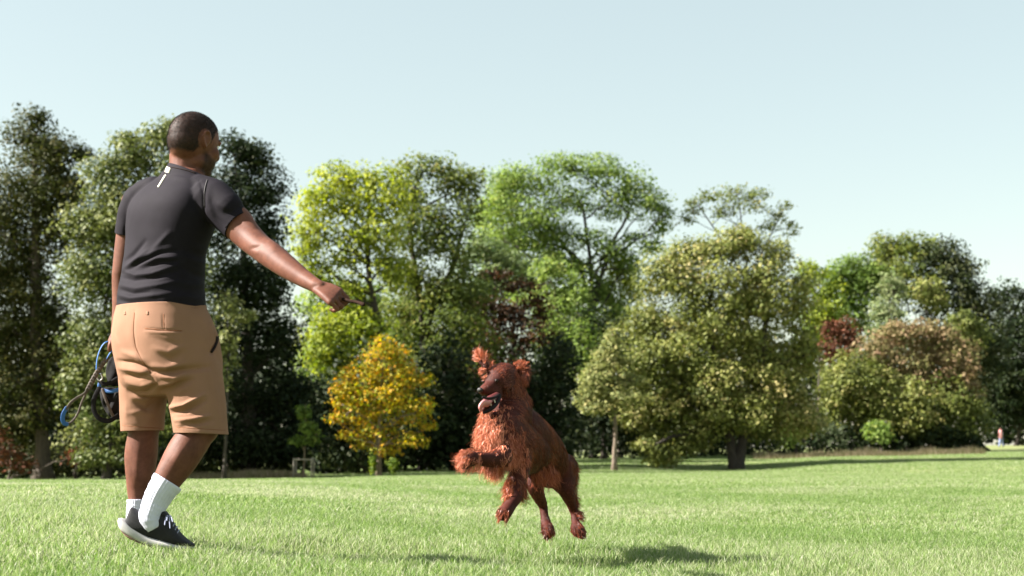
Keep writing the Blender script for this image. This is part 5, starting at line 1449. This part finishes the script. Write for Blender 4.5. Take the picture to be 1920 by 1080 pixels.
X = lambda dx, dy, dY=0: (dx, dY, -dy)     # direction from photo offsets
locks('chest_feathering', [(905, 788, 6.14), (906, 805, 6.10), (908, 825, 6.08)], 130, [X(-.6, .9, -.3)], .05, 201, 9, tint=.95, curl=.4, wave=6)  # high tints on these chest locks put the sunlit front into the hair colour
locks('chest_feathering', [(928, 785, 6.12), (930, 803, 6.08), (932, 825, 6.06), (940, 845, 6.04)], 190, [X(-.35, 1, -.3)], .058, 203, 12, tint=.9, curl=.45, wave=7)
locks('chest_feathering', [(950, 790, 6.16), (958, 820, 6.14), (960, 845, 6.12)], 120, [X(.1, 1, -.2)], .05, 205, 10, tint=.66, curl=.45, wave=7)
locks('leg_feathering', [(940, 846, 6.06), (925, 850, 6.02), (905, 853, 5.98)], 70, [X(-.6, .5, -.2)], .05, 251, 6, tint=.6, curl=.45)
locks('throat_hair', [(915, 785, 6.2), (925, 788, 6.16), (940, 775, 6.16), (955, 760, 6.18)], 100, [X(.1, 1, -.3)], .05, 207, 6, tint=.72, curl=.4)
locks('leg_feathering', [(895, 838, 5.99), (880, 838, 5.95), (868, 848, 5.91)], 90, [X(-.7, .15, -.3)], .048, 209, 6, tint=.78, curl=.5, wave=6, down=.3)
locks('leg_feathering', [(915, 850, 6.02), (895, 852, 5.96), (875, 862, 5.92)], 90, [X(-.5, .7, -.4)], .045, 211, 6, tint=.8, curl=.5, wave=6)
locks('leg_feathering', [(912, 872, 6.02), (925, 878, 6.05), (938, 885, 6.08)], 80, [X(-.25, 1, 0)], .06, 213, 5, tint=.75, curl=.25, down=.1)
locks('leg_feathering', [(950, 835, 6.1), (970, 850, 6.1), (978, 868, 6.1)], 110, [X(-.1, 1, -.2), X(.1, 1, -.1)], .045, 215, 9, tint=.78, curl=.4)
locks('leg_feathering', [(940, 885, 6.1), (948, 905, 6.08), (952, 925, 6.06)], 100, [X(-.35, 1, .1)], .06, 217, 6, tint=.6, curl=.35)
locks('leg_feathering', [(975, 905, 6.14), (976, 925, 6.12)], 60, [X(.25, .9, .1)], .045, 219, 5, tint=.45)
locks('belly_feathering', [(1006, 874, 6.36), (1020, 882, 6.42), (1036, 886, 6.5)], 110, [X(.1, 1, 0), X(.5, 1, 0)], .055, 221, 8, tint=.55, curl=.35, wave=6)
locks('leg_feathering', [(1070, 868, 6.7), (1074, 885, 6.7), (1074, 905, 6.7)], 80, [X(.5, .8, .2)], .035, 223, 4, tint=.4)
locks('leg_feathering', [(1074, 915, 6.68), (1078, 930, 6.68), (1080, 944, 6.7)], 60, [X(.6, .7, .1)], .035, 225, 3, tint=.42, curl=.5)
locks('leg_feathering', [(1081, 962, 6.68), (1085, 972, 6.68)], 30, [X(.9, .2, .1)], .035, 227, 3, tint=.42)
locks('paw_tuft', [(1022, 985, 6.5), (1028, 998, 6.48)], 40, [X(.4, .8, 0)], .022, 229, 4, tint=.4, curl=.2)
locks('paw_tuft', [(1080, 990, 6.62), (1090, 1000, 6.6)], 40, [X(.6, .8, 0)], .022, 231, 4, tint=.35, curl=.2)
locks('paw_tuft', [(940, 955, 6.03), (946, 968, 6.02)], 50, [X(-.4, .8, -.1)], .022, 233, 5, tint=.55, curl=.25)
locks('paw_tuft', [(872, 858, 5.9), (870, 872, 5.89)], 50, [X(-.6, .5, -.1)], .028, 235, 5, tint=.8, curl=.4)
# ears: fringes flying
locks('ear_fringe', [(905, 670, 6.22), (900, 668, 6.23), (897, 671, 6.22)], 34, [X(-.1, -1, 0), X(-1, -.1, 0)], .034, 237, 3, tint=.8, curl=.45, wave=4, down=-.1, dvar=.2)
locks('ear_fringe', [(911, 686, 6.22), (906, 674, 6.23)], 40, [X(.25, -1, .2)], .034, 239, 4, tint=.7, curl=.4, wave=4, down=-.1)
locks('ear_fringe', [(906, 694, 6.2), (903, 699, 6.19)], 30, [X(-1, .2, 0), X(-.7, .6, 0)], .028, 241, 3, tint=.75, curl=.5, wave=6, down=0)
locks('ear_fringe', [(965, 686, 6.28), (976, 684, 6.29), (983, 690, 6.29)], 60, [X(.1, -.9, 0), X(.8, -.3, 0)], .024, 243, 4, tint=.65, curl=.5, wave=6, down=.2)
locks('ear_fringe', [(968, 698, 6.26), (980, 704, 6.26), (983, 712, 6.26)], 70, [X(.1, 1, -.2)], .03, 245, 5, tint=.5, curl=.45, wave=6)
locks('cheek_hair', [(965, 718, 6.26), (970, 735, 6.26), (978, 755, 6.27)], 120, [X(.35, 1, .1)], .04, 247, 8, tint=.38, curl=.3)
whisk = MB()
for k in range(7):
    a = dh(.11 + .004 * k, -.024, -.018); d = np.array([-.75, -.2, .25 - .1 * k])
    whisk.add(*limb([a, a + d * .015, a + d * .03 + np.array([0, 0, -.004])], [.0003, .00025, .0002], m=6, seg=4))
wo_ = link('whiskers', whisk.mesh('whiskers'), nose_mat, dog); wo_['kind'] = 'stuff'

# ------------------------------------------------------------------ walker far away at the right
Yp = 120.0
px_w = 1872
xw = (px_w - 960) / F * Yp; zw = gz(xw, Yp); kk = 35 * Yp / F / 1.72
walker = empty('person', (xw, Yp, zw)); tag(walker, 'distant walker in pink and blue clothes at the right edge of the lawn', 'person')
def wl(pts, rad, mat, name):
    b = MB(); b.add(*limb([np.array([xw + p[0] * kk, Yp + p[1] * kk, zw + p[2] * kk]) for p in pts], [r * kk for r in rad], m=14, seg=12)); return link(name, b.mesh(name), mat, walker)
wb = MB()
for pts, rad in (([(-.02, 0, .85), (-.02, 0, 1.2), (0, 0, 1.42)], [.15, .16, .17]), ([(0, 0, 1.42), (-.01, 0, 1.52)], [.06, .055]), ([(-.02, 0, 1.56), (-.025, 0, 1.65)], [.09, .095]),
                 ([(-.14, -.05, 1.38), (-.22, -.1, 1.12), (-.28, -.12, .9)], [.06, .05, .04]), ([(.14, .05, 1.38), (.18, .1, 1.1), (.12, .1, .88)], [.06, .05, .04]),
                 ([(-.06, 0, .88), (-.12, 0, .48), (-.2, 0, .06)], [.1, .07, .05]), ([(.06, 0, .88), (.1, 0, .48), (.2, 0, .1)], [.1, .07, .05]), ([(-.18, 0, .05), (-.3, -.02, .03)], [.05, .04]), ([(.2, 0, .07), (.1, -.02, .03)], [.05, .04])):
    wb.add(*limb([np.array([xw + p[0] * kk, Yp + p[1] * kk, zw + p[2] * kk]) for p in pts], [r * kk for r in rad], m=10, seg=12))
link('body', remesh(wb, 'body', .022, 3), skin, walker)
wl([(-.03, 0, .84), (-.04, -.01, 1.1), (-.02, 0, 1.42)], [.17, .18, .18], simple('salmon_jacket', (.62, .32, .32), .8, .2), 'jacket')
wl([(.04, .06, .95), (.06, .08, 1.2), (.04, .06, 1.40)], [.13, .16, .13], simple('light_blue_backpack', (.42, .52, .75), .8, .2), 'backpack')
for q in (-1, 1):
    wl([(.06 * q, 0, .88), (.11 * q - .01, 0, .48), (.2 * q, 0, .1)], [.115, .085, .07], simple('blue_jeans', (.28, .34, .55), .8, .2), 'trouser_leg')
